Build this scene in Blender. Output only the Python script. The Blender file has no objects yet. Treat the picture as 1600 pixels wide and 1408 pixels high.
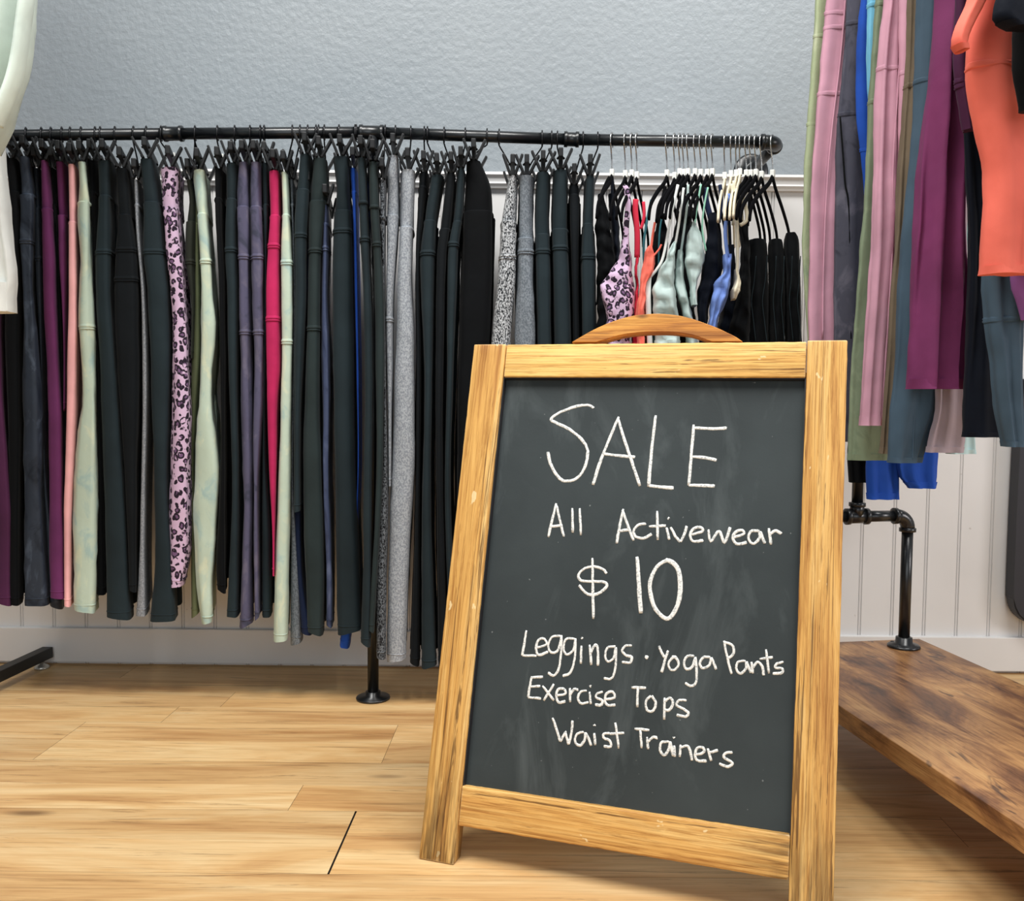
import bpy, bmesh, math, random
from mathutils import Vector, Matrix, noise
random.seed(7)
S = bpy.context.scene
C = S.collection

# ------------------------------------------------------------------ camera, light, exposure
H = 0.61
FPX, CX, CY = 1420.0, 840.0, 704.0
PITCH, ROLL = 0.0556, 0.0101
cp, sp = math.cos(PITCH), math.sin(PITCH)
FW = Vector((0, cp, -sp)); UP0 = Vector((0, sp, cp)); RT0 = Vector((1, 0, 0))
RT = RT0*math.cos(ROLL) + UP0*math.sin(ROLL)
UP = -RT0*math.sin(ROLL) + UP0*math.cos(ROLL)
EYE = Vector((0, 0, H))
cam = bpy.data.cameras.new('camera'); camo = bpy.data.objects.new('camera', cam); C.objects.link(camo)
cam.sensor_fit = 'HORIZONTAL'; cam.sensor_width = 36.0; cam.lens = 36.0*FPX/1600
cam.shift_x = -(CX-800)/1600; cam.clip_start = 0.02
mw = Matrix((RT, UP, -FW)).transposed().to_4x4(); mw.translation = EYE
camo.matrix_world = mw
S.camera = camo

S.view_settings.view_transform = 'Standard'; S.view_settings.look = 'None'
S.view_settings.gamma = 1.0; S.view_settings.exposure = 0.0
w = bpy.data.worlds.new('world'); S.world = w; w.use_nodes = True
bg = w.node_tree.nodes['Background']; bg.inputs[0].default_value = (0.86, 0.93, 1.0, 1); bg.inputs[1].default_value = 0.20

def area(name, loc, target, sx, sy, power, col):
    l = bpy.data.lights.new(name, 'AREA'); l.shape = 'RECTANGLE'; l.size = sx; l.size_y = sy
    l.energy = power; l.color = col
    o = bpy.data.objects.new(name, l); C.objects.link(o); o.location = loc
    o.rotation_euler = (Vector(target)-Vector(loc)).to_track_quat('-Z', 'Y').to_euler()
    return o
area('ceiling_lamp', (-0.75, 0.55, 2.75), (-0.75, 0.85, 0), 1.2, 0.7, 60, (1, .985, .955))
area('ceiling_lamp', (0.75, 0.75, 2.75), (0.75, 0.9, 0), 1.2, 0.7, 54, (1, .985, .955))
area('shop_window', (0.2, -2.6, 1.5), (0.1, 2, 0.7), 3.0, 1.9, 34, (.92, .97, 1))
area('side_window', (2.9, 0.35, 1.25), (0.9, 1.45, 0.65), 0.7, 0.9, 24, (1, .95, .95))

# ------------------------------------------------------------------ helpers
def ray(x, y): return FW + RT*((x-CX)/FPX) - UP*((y-CY)/FPX)
def PY(x, y, Y):
    d = ray(x, y); return EYE + d*(Y/d.y)
def PZ(x, y, z=0.0):
    d = ray(x, y); return EYE + d*((z-H)/d.z)
def PP(x, y, p0, n):
    d = ray(x, y); return EYE + d*((p0-EYE).dot(n)/d.dot(n))

def tag(o, label=None, cat=None, group=None, kind=None):
    if label: o['label'] = label
    if cat: o['category'] = cat
    if group: o['group'] = group
    if kind: o['kind'] = kind
    return o
def empty(name, loc, label, cat, group=None):
    o = bpy.data.objects.new(name, None); C.objects.link(o); o.location = loc; o.empty_display_size = .05
    return tag(o, label, cat, group)
def link(name, bm, m, parent=None, smooth=True, label=None):
    """bm is in WORLD coordinates; made local to the topmost parent's location."""
    me = bpy.data.meshes.new(name)
    bmesh.ops.recalc_face_normals(bm, faces=bm.faces)
    if smooth:
        for f in bm.faces: f.smooth = True
    if parent:
        r = parent; off = Vector((0, 0, 0)); M = Matrix.Identity(4)
        chain = []
        while r: chain.append(r); r = r.parent
        for q in reversed(chain): M = M @ q.matrix_basis
        bm.transform(M.inverted())
    bm.to_mesh(me); bm.free()
    me.materials.append(m)
    o = bpy.data.objects.new(name, me); C.objects.link(o)
    if parent: o.parent = parent
    if label: o['label'] = label
    return o

def add_box(bm, c, sx, sy, sz, M=None, bev=0.0):
    r = bmesh.ops.create_cube(bm, size=1.0)
    vs = r['verts']
    bmesh.ops.scale(bm, vec=(sx, sy, sz), verts=vs)
    if bev:
        es = list({e for v in vs for e in v.link_edges})
        rr = bmesh.ops.bevel(bm, geom=es, offset=bev, segments=2, affect='EDGES', profile=.6)
        vs = list({v for f in rr['faces'] for v in f.verts} | {v for v in vs if v.is_valid})
    T = Matrix.Translation(c) @ (M.to_4x4() if M else Matrix.Identity(4))
    bmesh.ops.transform(bm, matrix=T, verts=vs)
def frame(axis, hint=Vector((0, 0, 1))):
    z = axis.normalized()
    if abs(z.dot(hint)) > .97: hint = Vector((0, 1, 0))
    x = hint.cross(z).normalized(); y = z.cross(x)
    return x, y, z
def add_tube(bm, pts, r, seg=8, cap=True, flat=None):
    """swept tube; r a number or a list; flat=(direction, thickness) gives a ribbon"""
    pts = [Vector(p) for p in pts]; n = len(pts)
    rs = r if isinstance(r, (list, tuple)) else [r]*n
    rings = []; px = None
    for i, p in enumerate(pts):
        t = (pts[min(i+1, n-1)]-pts[max(i-1, 0)]).normalized()
        if flat:
            y = (flat[0]-t*flat[0].dot(t)).normalized(); x = y.cross(t)
            ry = flat[1]
        else:
            if px is None: x, y, _ = frame(t)
            else:
                x = (px-t*px.dot(t)).normalized(); y = t.cross(x)
            ry = rs[i]
        px = x
        rings.append([bm.verts.new(p + x*(rs[i]*math.cos(a)) + y*(ry*math.sin(a)))
                      for a in [2*math.pi*k/seg for k in range(seg)]])
    for a, b in zip(rings, rings[1:]):
        for k in range(seg): bm.faces.new((a[k], a[(k+1) % seg], b[(k+1) % seg], b[k]))
    if cap:
        bm.faces.new(rings[0][::-1]); bm.faces.new(rings[-1])
def add_lathe(bm, base, axis, prof, seg=24):
    x, y, z = frame(axis)
    rings = []
    for r, h in prof:
        rings.append([bm.verts.new(base + z*h + x*(r*math.cos(2*math.pi*k/seg)) + y*(r*math.sin(2*math.pi*k/seg))) for k in range(seg)])
    for a, b in zip(rings, rings[1:]):
        for k in range(seg): bm.faces.new((a[k], a[(k+1) % seg], b[(k+1) % seg], b[k]))
    bm.faces.new(rings[0][::-1]); bm.faces.new(rings[-1])
def smooth_path(pts, k=6):
    """Catmull-Rom through points"""
    pts = [Vector(p) for p in pts]
    if len(pts) < 3: 
        return [pts[0].lerp(pts[1], i/k) for i in range(k+1)]
    out = []
    for i in range(len(pts)-1):
        p0 = pts[max(i-1, 0)]; p1 = pts[i]; p2 = pts[i+1]; p3 = pts[min(i+2, len(pts)-1)]
        for j in range(k):
            t = j/k
            out.append(.5*((2*p1)+(p2-p0)*t+(2*p0-5*p1+4*p2-p3)*t*t+(3*p1-p0-3*p2+p3)*t**3))
    out.append(pts[-1]); return out

# ------------------------------------------------------------------ materials
def lin(c):
    f = lambda v: (v/12.92 if v <= .04045 else ((v+.055)/1.055)**2.4)
    return tuple(f(v/255) for v in c[:3])+(1,)
class NT:
    def __init__(s, name):
        s.m = bpy.data.materials.new(name); s.m.use_nodes = True
        s.t = s.m.node_tree; s.b = s.t.nodes['Principled BSDF']
    def n(s, typ, **kw):
        nd = s.t.nodes.new('ShaderNode'+typ)
        for k, v in kw.items():
            if k in nd.inputs.keys(): 
                s.set(nd.inputs[k], v)
            else: setattr(nd, k, v)
        return nd
    def set(s, sock, v):
        if isinstance(v, bpy.types.NodeSocket): s.t.links.new(v, sock)
        else: sock.default_value = v
    def coord(s, scale=(1, 1, 1), kind='Object'):
        tc = s.n('TexCoord'); mp = s.n('Mapping'); s.set(mp.inputs[0], tc.outputs[kind]); mp.inputs['Scale'].default_value = scale
        return mp.outputs[0]
    def noise(s, vec, scale, detail=3, rough=.55, dist=0.0):
        n = s.n('TexNoise'); s.set(n.inputs['Vector'], vec); n.inputs['Scale'].default_value = scale
        n.inputs['Detail'].default_value = detail; n.inputs['Roughness'].default_value = rough; n.inputs['Distortion'].default_value = dist
        return n.outputs['Fac']
    def ramp(s, fac, stops, interp='LINEAR'):
        r = s.n('ValToRGB'); s.set(r.inputs[0], fac); e = r.color_ramp.elements; r.color_ramp.interpolation = interp
        while len(e) < len(stops): e.new(.5)
        for q, (p, c) in zip(e, stops): q.position = p; q.color = c if len(c) == 4 else tuple(c)+(1,)
        return r.outputs[0]
    def mix(s, fac, a, b, mode='MIX'):
        m = s.n('Mix', data_type='RGBA', blend_type=mode)
        s.set(m.inputs[0], fac); s.set(m.inputs[6], a); s.set(m.inputs[7], b); return m.outputs[2]
    def math(s, op, a, b=None, c=None):
        m = s.n('Math', operation=op); s.set(m.inputs[0], a)
        if b is not None: s.set(m.inputs[1], b)
        if c is not None: s.set(m.inputs[2], c)
        return m.outputs[0]
    def bump(s, h, strength=.3, dist=.002, prev=None):
        b = s.n('Bump'); s.set(b.inputs['Height'], h); b.inputs['Strength'].default_value = strength; b.inputs['Distance'].default_value = dist
        if prev: s.set(b.inputs['Normal'], prev)
        return b.outputs[0]
    def out(s, col=None, rough=None, normal=None, **kw):
        if col is not None: s.set(s.b.inputs['Base Color'], col)
        if rough is not None: s.set(s.b.inputs['Roughness'], rough)
        if normal is not None: s.set(s.b.inputs['Normal'], normal)
        for k, v in kw.items(): s.set(s.b.inputs[k], v)
        return s.m
def sc(c, k): return tuple(min(1, v*k) for v in c[:3])+(1,)

def fabric(name, rgb, kind='plain', rgb2=None, rgb3=None, rough=.78, spec=.25):
    t = NT(name); c = lin(rgb); v = t.coord()
    if kind == 'plain':
        col = t.ramp(t.noise(v, 9, 3), [(.3, sc(c, .82)), (.7, sc(c, 1.18))])
    elif kind == 'camo':
        f = t.noise(t.coord((1, 1, .55)), 26, 4, .6, .6)
        col = t.ramp(f, [(.36, lin(rgb2)), (.46, c), (.56, c), (.66, lin(rgb3 or rgb))])
    elif kind == 'leopard':
        nz = t.n('TexNoise'); t.set(nz.inputs['Vector'], v); nz.inputs['Scale'].default_value = 60; nz.inputs['Detail'].default_value = 2
        ad = t.n('VectorMath', operation='MULTIPLY_ADD'); t.set(ad.inputs[0], nz.outputs['Color']); ad.inputs[1].default_value = (.011,)*3; t.set(ad.inputs[2], t.coord((1, 1, .8)))
        vo = t.n('TexVoronoi'); t.set(vo.inputs['Vector'], ad.outputs[0]); vo.inputs['Scale'].default_value = 92; vo.inputs['Randomness'].default_value = .85
        ringc = t.ramp(vo.outputs['Distance'], [(.24, lin(rgb3)), (.30, lin(rgb2)), (.50, lin(rgb2)), (.55, c)])
        br = t.ramp(t.noise(v, 75, 1), [(.60, (0, 0, 0, 1)), (.64, (1, 1, 1, 1))])
        col = t.mix(br, ringc, c)
    elif kind == 'melange':
        f = t.noise(t.coord((1, 1, .6)), 420, 2, .6)
        col = t.ramp(f, [(.42, lin(rgb2)), (.58, c)])
    bmp = t.bump(t.noise(t.coord((1, 1, .6)), 700, 2), .18, .0006)
    bmp = t.bump(t.noise(v, 22, 3), .35, .004, bmp)
    return t.out(col, rough, bmp, **{'Specular IOR Level': spec, 'Sheen Weight': .03})
def plain(name, rgb, rough=.5, metal=0.0, spec=.5, vary=.06, bscale=0, bstr=.1):
    t = NT(name); c = lin(rgb); v = t.coord()
    col = t.ramp(t.noise(v, 14, 3), [(.3, sc(c, 1-vary)), (.7, sc(c, 1+vary))])
    nb = t.bump(t.noise(v, bscale, 3), bstr, .001) if bscale else None
    return t.out(col, rough, nb, Metallic=metal, **{'Specular IOR Level': spec})

M_black_pipe = plain('black_pipe', (16, 19, 22), .30, .0, .7, .1, 90, .08)
M_black_plastic = plain('black_plastic', (15, 17, 20), .5, 0, .4)
M_wire = plain('dark_wire', (52, 52, 54), .3, .9, .5)
M_chrome = plain('chrome', (205, 205, 205), .22, 1.0, .5)
M_velvet = plain('black_velvet', (9, 9, 12), .95, 0, .08)
M_marker = plain('white_marker', (236, 236, 230), .45)
M_clear = plain('clear_marker', (205, 212, 214), .2)

def mat_wall():
    t = NT('grey_wall_paint'); v = t.coord()
    col = t.ramp(t.noise(v, 2.2, 2), [(.3, lin((138, 146, 152))), (.7, lin((146, 153, 158)))])
    b = t.bump(t.noise(v, 75, 3, .55), .55, .004)
    b = t.bump(t.noise(v, 260, 2, .5), .2, .0015, b)
    return t.out(col, .45, b, **{'Specular IOR Level': .35})
def mat_white():
    t = NT('white_trim_paint'); v = t.coord()
    col = t.ramp(t.noise(v, 3, 3), [(.3, lin((214, 213, 212))), (.7, lin((226, 225, 224)))])
    col = t.mix(t.ramp(t.noise(v, 28, 2), [(.74, (0, 0, 0, 1)), (.77, (1, 1, 1, 1))]), col, lin((176, 170, 164)))
    return t.out(col, .38, t.bump(t.noise(t.coord((1, 1, .3)), 60, 2), .08, .002))
def mat_floor():
    t = NT('oak_floor_planks'); at = t.n('Attribute', attribute_name='plank_seed'); 
    tc = t.n('TexCoord'); 
    off = t.n('VectorMath', operation='SCALE'); off.inputs[0].default_value = (13.7, 7.3, 3.1); t.set(off.inputs['Scale'], at.outputs['Fac'])
    ad = t.n('VectorMath', operation='ADD'); t.set(ad.inputs[0], tc.outputs['Object']); t.set(ad.inputs[1], off.outputs[0])
    def mp(sx, sy):
        m = t.n('Mapping'); t.set(m.inputs[0], ad.outputs[0]); m.inputs['Scale'].default_value = (sx, sy, 1); return m.outputs[0]
    base = t.ramp(t.noise(mp(1.6, 11), 1.0, 5, .6, 1.1), [(.30, lin((184, 138, 88))), (.48, lin((214, 174, 120))), (.70, lin((230, 202, 154)))])
    grain = t.ramp(t.noise(mp(7, 260), 1.0, 4, .65, .5), [(.35, (.80, .76, .70, 1)), (.55, (1, 1, 1, 1))])
    col = t.mix(.8, base, grain, 'MULTIPLY')
    stk = t.ramp(t.noise(mp(2.0, 38), 1.0, 6, .75, 2.2), [(.56, (0, 0, 0, 1)), (.68, (1, 1, 1, 1))])
    col = t.mix(t.math('MULTIPLY', stk, .72), col, lin((112, 82, 52)))
    vo = t.n('TexVoronoi'); t.set(vo.inputs['Vector'], mp(2.3, 8.5)); vo.inputs['Scale'].default_value = 1.0
    kn = t.ramp(vo.outputs['Distance'], [(.035, (1, 1, 1, 1)), (.10, (0, 0, 0, 1))])
    col = t.mix(t.math('MULTIPLY', kn, .7), col, lin((96, 66, 40)))
    tone = t.ramp(at.outputs['Fac'], [(0, (.86, .84, .82, 1)), (.5, (1, 1, 1, 1)), (1, (1.0, .97, .92, 1))])
    col = t.mix(1.0, col, tone, 'MULTIPLY')
    b = t.bump(t.noise(mp(6, 150), 1.0, 3), .15, .001)
    return t.out(col, .42, b, **{'Specular IOR Level': .4})
def wood(name, axis, light, mid, dark, burn=None, fine=1.0, worn=True):
    """grain runs along the local axis"""
    t = NT(name)
    def mp(al, ac):
        s = [ac, ac, ac]; s['xyz'.index(axis)] = al; return t.coord(tuple(s))
    base = t.ramp(t.noise(mp(1.8, 34*fine), 1.0, 5, .65, 1.6), [(.3, lin(dark)), (.48, lin(mid)), (.7, lin(light))])
    gr = t.ramp(t.noise(mp(6, 300*fine), 1.0, 5, .7, 1.0), [(.38, (.46, .34, .22, 1)), (.54, (1, 1, 1, 1))])
    col = t.mix(.75, base, gr, 'MULTIPLY')
    vo = t.n('TexVoronoi'); t.set(vo.inputs['Vector'], mp(7, 16)); vo.inputs['Scale'].default_value = 1.0
    col = t.mix(t.ramp(vo.outputs['Distance'], [(.04, (.8, .8, .8, 1)), (.09, (0, 0, 0, 1))]), col, lin((70, 40, 18)))
    ck = t.ramp(t.noise(mp(2.6, 95*fine), 1.0, 4, .75, 1.2), [(.59, (0, 0, 0, 1)), (.63, (1, 1, 1, 1))])
    col = t.mix(t.math('MULTIPLY', ck, .75), col, lin((84, 52, 24)))
    if worn:
        ch = t.ramp(t.noise(mp(26, 60), 1.0, 3, .6), [(.68, (0, 0, 0, 1)), (.70, (1, 1, 1, 1))])
        col = t.mix(t.math('MULTIPLY', ch, .7), col, lin((244, 222, 172)))
    if burn:
        sx = t.n('SeparateXYZ'); t.set(sx.inputs[0], t.coord())
        for (ax, a, b) in burn:
            mr = t.n('MapRange'); t.set(mr.inputs[0], sx.outputs[ax]); mr.inputs[1].default_value = a; mr.inputs[2].default_value = b
            k = t.math('MULTIPLY', mr.outputs[0], t.ramp(t.noise(mp(9, 120), 1.0, 3, .7), [(.36, (0, 0, 0, 1)), (.58, (1, 1, 1, 1))]))
            col = t.mix(t.math('MULTIPLY', k, .9), col, lin((44, 27, 16)))
    if worn:
        ge = t.n('NewGeometry'); e = t.ramp(t.math('ADD', ge.outputs['Pointiness'], t.math('MULTIPLY', t.noise(t.coord(), 60, 3), .06)), [(.575, (0, 0, 0, 1)), (.60, (1, 1, 1, 1))])
        col = t.mix(t.math('MULTIPLY', e, .55), col, lin((236, 208, 160)))
    return t.out(col, .48, t.bump(t.noise(mp(5, 130), 1.0, 3), .35, .0012), **{'Specular IOR Level': .35})
M_wall = mat_wall(); M_white = mat_white(); M_floor = mat_floor()

# ------------------------------------------------------------------ room
YW = 2.05
def quad(bm, pts):
    return bm.faces.new([bm.verts.new(p) for p in pts])
zr_top = PY(1000, 275.5, YW).z; zr_bot = PY(1000, 299, YW).z
zb_top = PY(1450, 993, YW).z; 
bm = bmesh.new(); add_box(bm, Vector((0, YW+.06, 1.5)), 6.0, .12, 3.0); tag(link('wall_back', bm, M_wall, smooth=False), 'grey textured wall behind the clothes rails', None, None, 'structure')
# beadboard with real grooves
bm = bmesh.new(); prof = []
pitch = PY(1488, 800, YW).x-PY(1437.5, 800, YW).x; x0 = PY(1346, 800, YW).x
k0 = -42
for k in range(k0, 42):
    xg = x0+k*pitch
    prof += [(xg-.0042, 0), (xg-.0028, .0035), (xg-.0014, .0005), (xg, 0), (xg+.0014, .0005), (xg+.0028, .0035), (xg+.0042, 0)]
yw0 = YW-.008
vb = [bm.verts.new((x, yw0+d, 0.0)) for x, d in prof]; vt = [bm.verts.new((x, yw0+d, zr_top-.004)) for x, d in prof]
for i in range(len(prof)-1): bm.faces.new((vb[i], vb[i+1], vt[i+1], vt[i]))
tag(link('trim_1', bm, M_white, smooth=False), 'white beadboard wainscot on the lower wall', None, None, 'structure')
bm = bmesh.new()
pr = [(0, zr_top), (.020, zr_top), (.022, zr_top-.006), (.016, zr_top-.011), (.014, zr_top-.02), (.016, zr_top-.024), (.012, zr_top-.029), (.010, zr_bot), (0, zr_bot)]
for a, b in zip(pr, pr[1:]): quad(bm, [(-3, yw0-a[0]+.0, a[1]), (3, yw0-a[0], a[1]), (3, yw0-b[0], b[1]), (-3, yw0-b[0], b[1])])
tag(link('trim_2', bm, M_white, smooth=False), 'white chair rail capping the wainscot', None, None, 'structure')
bm = bmesh.new(); add_box(bm, Vector((0, yw0-.006, .004+zb_top/2)), 6.0, .014, zb_top-.004, bev=.002)
tag(link('baseboard_back', bm, M_white, smooth=False), 'white baseboard along the wall', None, None, 'structure')
# floor: one mesh of plank strips with hairline gaps
bm = bmesh.new(); lay = bm.faces.layers.float.new('plank_seed'); rs = random.Random(3)
strip = .0893; yA = 1.133
seams = {0: [-.263, .95], 1: [-.263, .6], 2: [-.364, 1.1], 3: [-1.3, .3], 4: [-.84, -.256, .62], 5: [-.84, -.256, .62], 6: [-.70, .5], 7: [-.62, .8], 8: [-1.2, .2], 9: [-.9, .4]}
for r in range(-14, 11):
    ya = yA+r*strip; yb = ya+strip
    sl = sorted(seams.get(r, [-2.1+rs.random(), rs.uniform(-.6, 1.0)]))
    xs = [-3.0]+sl+[3.0]
    for a, b in zip(xs, xs[1:]):
        gy0 = .0012 if r % 2 == 0 else .0
        g = .0003
        ga = .0014 if r in (0, 1) and a == -.263 else g; gb = .0014 if r in (0, 1) and b == -.263 else g
        f = quad(bm, [(a+ga, ya+gy0*.3, 0), (b-gb, ya+gy0*.3, 0), (b-gb, yb, 0), (a+ga, yb, 0)]); f[lay] = rs.random()
floor_o = tag(link('floor', bm, M_floor, smooth=False), 'oak-look plank floor', None, None, 'structure')
bm = bmesh.new(); quad(bm, [(-3, -.2, -.003), (3, -.2, -.003), (3, 2.1, -.003), (-3, 2.1, -.003)])
tag(link('trim_3', bm, plain('subfloor', (38, 26, 16), .9), smooth=False), 'dark gaps between the floor planks', None, None, 'structure')

# ------------------------------------------------------------------ main pipe rail
YB = 1.82; RB = .0112
rail = empty('pipe_clothes_rail', PZ(583, 1092), 'long black iron pipe clothes rail along the grey wall with a floor flange', 'clothes rail')
bar_px = [(-150, 213), (0, 212), (271, 209), (580, 207), (892, 218), (1196, 222.5)]
bar_pt = [PY(x, y, YB) for x, y in bar_px]
def bar_at(x):
    for (xa, ya), (xb, yb) in zip(bar_px, bar_px[1:]):
        if x <= xb: 
            return PY(x, ya+(yb-ya)*(x-xa)/(xb-xa), YB)
    return PY(x, bar_px[-1][1], YB)
for a, b in ((0, 2), (2, 3), (3, 4), (4, 5)):
    bm = bmesh.new(); add_tube(bm, bar_pt[a:b+1], RB, 20); link('rail_pipe', bm, M_black_pipe, rail)
for i, (xa, xb) in ((2, (256, 286)), (3, (562, 600)), (4, (881, 905))):
    bm = bmesh.new(); a = bar_at(xa); b = bar_at(xb); d = (b-a).normalized(); L = (b-a).length
    add_lathe(bm, a, d, [(RB*1.02, 0), (RB*1.35, .0005), (RB*1.38, .006), (RB*1.2, .008), (RB*1.2, L-.008), (RB*1.38, L-.006), (RB*1.35, L-.0005), (RB*1.02, L)])
    link('coupling', bm, M_black_pipe, rail)
e0 = bar_pt[-1]; 
bm = bmesh.new()
pth = [e0+Vector((-.004, 0, 0))]+[e0+Vector((.024*math.sin(a), .024*(1-math.cos(a)), 0)) for a in [math.pi/2*k/8 for k in range(9)]]
add_tube(bm, pth, RB*1.28, 20); add_lathe(bm, e0+Vector((-.010, 0, 0)), Vector((1, 0, 0)), [(RB*1.1, 0), (RB*1.45, .001), (RB*1.45, .008), (RB*1.2, .009)])
add_lathe(bm, pth[-1]+Vector((0, -.002, 0)), Vector((0, 1, 0)), [(RB*1.2, 0), (RB*1.45, .001), (RB*1.45, .008), (RB*1.1, .009)])
link('elbow', bm, M_black_pipe, rail)
bm = bmesh.new(); add_tube(bm, [pth[-1], Vector((pth[-1].x, YW-.012, pth[-1].z))], RB, 16); link('wall_arm', bm, M_black_pipe, rail)
bm = bmesh.new(); add_lathe(bm, Vector((pth[-1].x, YW-.0005, pth[-1].z)), Vector((0, -1, 0)), [(.038, 0), (.038, .006), (.034, .009), (RB*1.6, .011), (RB*1.5, .024), (RB*1.05, .025)], 32)
link('wall_flange', bm, M_black_pipe, rail)
pb = PZ(583, 1092); pt = bar_at(583)
bm = bmesh.new(); add_tube(bm, [Vector((pb.x, pb.y, .006)), Vector((pt.x, YB, pt.z))], RB, 20); link('post', bm, M_black_pipe, rail)
bm = bmesh.new(); add_lathe(bm, Vector((pb.x, pb.y, 0)), Vector((0, 0, 1)), [(.0335, 0), (.0345, .003), (.0335, .005), (.0155, .008), (.0150, .016), (RB*1.05, .017)], 32)
link('floor_flange', bm, M_black_pipe, rail)

# ------------------------------------------------------------------ garment builder
def interp(rows, y):
    """smooth interpolation of (y, xl, xr)"""
    n = len(rows)
    if y <= rows[0][0]: return rows[0][1], rows[0][2]
    if y >= rows[-1][0]: return rows[-1][1], rows[-1][2]
    for i in range(n-1):
        if rows[i][0] <= y <= rows[i+1][0]:
            r0, r1, r2, r3 = rows[max(i-1, 0)], rows[i], rows[i+1], rows[min(i+2, n-1)]
            h = r2[0]-r1[0]; t = (y-r1[0])/h; res = []
            for c in (1, 2):
                m1 = (r2[c]-r0[c])/max(1e-6, r2[0]-r0[0])*h; m2 = (r3[c]-r1[c])/max(1e-6, r3[0]-r1[0])*h
                res.append((2*t**3-3*t**2+1)*r1[c]+(t**3-2*t**2+t)*m1+(-2*t**3+3*t**2)*r2[c]+(t**3-t**2)*m2)
            return res
def loft(bm, levels, seg=22, sq=.82, seed=0.0, wr=.0012, capt=True, capb=True, slant=0.0, fold=None, crump=0.0):
    """levels: (centre, e, d, a, b); fold=(amp, waves, phase) makes a wavy sheet"""
    rings = []; nl = len(levels)
    for i, (c, e, d, a, b) in enumerate(levels):
        ring = []; tz = i/max(1, nl-1)
        for k in range(seg):
            th = 2*math.pi*k/seg; ct, st = math.cos(th), math.sin(th)
            x = math.copysign(abs(ct)**sq, ct)*a; y = math.copysign(abs(st)**sq, st)*b
            p = c+e*x+d*y
            if fold:
                u = x/a
                p = p+d*(fold[0]*math.sin(math.pi*fold[1]*(u+fold[2]+.25*noise.noise(Vector((seed, c.z*4, 0)))))*(.55+.45*tz))
            nz = noise.noise(Vector((p.x*28+seed, p.y*22, p.z*11)))+noise.noise(Vector((p.x*60, p.y*50+seed, p.z*34)))*.5
            pl = noise.noise(Vector((ct*1.9+seed, st*1.9, p.z*3.2)))
            rad = (e*ct+d*st)
            q = p+rad*((nz*wr+pl*wr*1.3)*min(1, a/.012))
            if crump:
                q += (d*1.0+e*.35)*(crump*(noise.noise(Vector((q.x*26+seed, q.y*10, q.z*46+q.x*24)))+.5*noise.noise(Vector((q.x*70, seed, q.z*95-q.x*40)))))
            if slant and tz > .9: q.z += slant*(x/a)*(tz-.9)/.1
            ring.append(bm.verts.new(q))
        rings.append(ring)
    for r1, r2 in zip(rings, rings[1:]):
        for k in range(seg): bm.faces.new((r1[k], r1[(k+1) % seg], r2[(k+1) % seg], r2[k]))
    for flag, r in ((capt, rings[0]), (capb, rings[-1])):
        if flag: bm.faces.new([bm.verts.new(v.co) for v in r])
SHRINK = .0006
def make_levels(rows, y0, y1, n, P, d, bfun, shift=0.0, grow=0.0):
    """P(x,y) gives a world point on the garment's front plane; d depth direction"""
    out = []
    for i in range(n):
        y = y0+(y1-y0)*i/(n-1)
        xl, xr = interp(rows, y)
        A = P(xl, y); B = P(xr, y); c = (A+B)*.5; e = (B-A); a = max(.002, e.length*.5-SHRINK); e.normalize()
        out.append((c+d*shift, e, d, a+grow, bfun(y)))
    return out
def view_dir(x, k=.72):
    v = ray(x, 620); phi = math.atan2(v.x, v.y)*k
    return Vector((math.sin(phi), math.cos(phi), 0))

rcl = random.Random(11)
GR_LEG = 'leggings hung edge-on along the black pipe rail'
GR_HAN = 'black clip hangers on the black pipe rail'
def clip_hanger(desc, bx, gtop, d, btop, marker=False, group=GR_HAN, barpt=None, width=.02):
    bp = barpt or bar_at(bx)
    t = empty('clip_hanger', bp, 'black clip hanger holding '+desc, 'hanger', group)
    e = Vector((d.y, -d.x, 0))
    zc = gtop.z+.026
    cc = gtop+d*btop; cc = Vector((cc.x, cc.y, zc))
    if barpt is None: cc.z = min(cc.z, bp.z-.028)
    # hook
    R = RB+.0036; pts = []
    for k in range(9):
        a = math.radians(-50+k*(230/8))
        pts.append(bp+d*(R*math.cos(a))+Vector((0, 0, R*math.sin(a))))
    pts += [bp-d*R+Vector((0, 0, -.008)), bp-d*(R*.5)+Vector((0, 0, -.018)), (bp+cc)*.5+Vector((0, 0, -.006)), cc]
    bm = bmesh.new(); add_tube(bm, smooth_path(pts, 3), .0015, 6); link('hook', bm, M_wire, t)
    M = Matrix((e, d, Vector((0, 0, 1)))).transposed()
    bm = bmesh.new(); add_box(bm, cc, .009, btop*2+.05, .017, M, .002); link('crossbar', bm, M_black_plastic, t, False)
    for s in (-1, 1):
        p = cc+d*(s*btop*.93)
        bm = bmesh.new()
        for q in (-1, 1):
            rot = Matrix.Rotation(q*min(.44, (width*.5+.005)/.042)*(.85+.3*rcl.random()), 3, d)
            lower = Vector((p.x, p.y, gtop.z+.001))
            MM = rot @ M
            up = (rot @ Vector((0, 0, 1)))
            add_box(bm, lower+e*(q*.0042)+up*.021, .0048, .016, .042, MM, .0014)
        cl = link('clip', bm, M_black_plastic, t, False)
        bm = bmesh.new(); add_tube(bm, [p-e*.007+Vector((0, 0, -.006)), p+Vector((0, 0, .002)), p+e*.007+Vector((0, 0, -.006))], .0022, 6); link('spring', bm, M_wire, cl)
    if marker:
        bm = bmesh.new(); add_box(bm, cc+Vector((0, 0, .010))-d*.004, .010, .010, .014, M, .002); link('size_marker', bm, M_marker, t, False)
    return t

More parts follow.
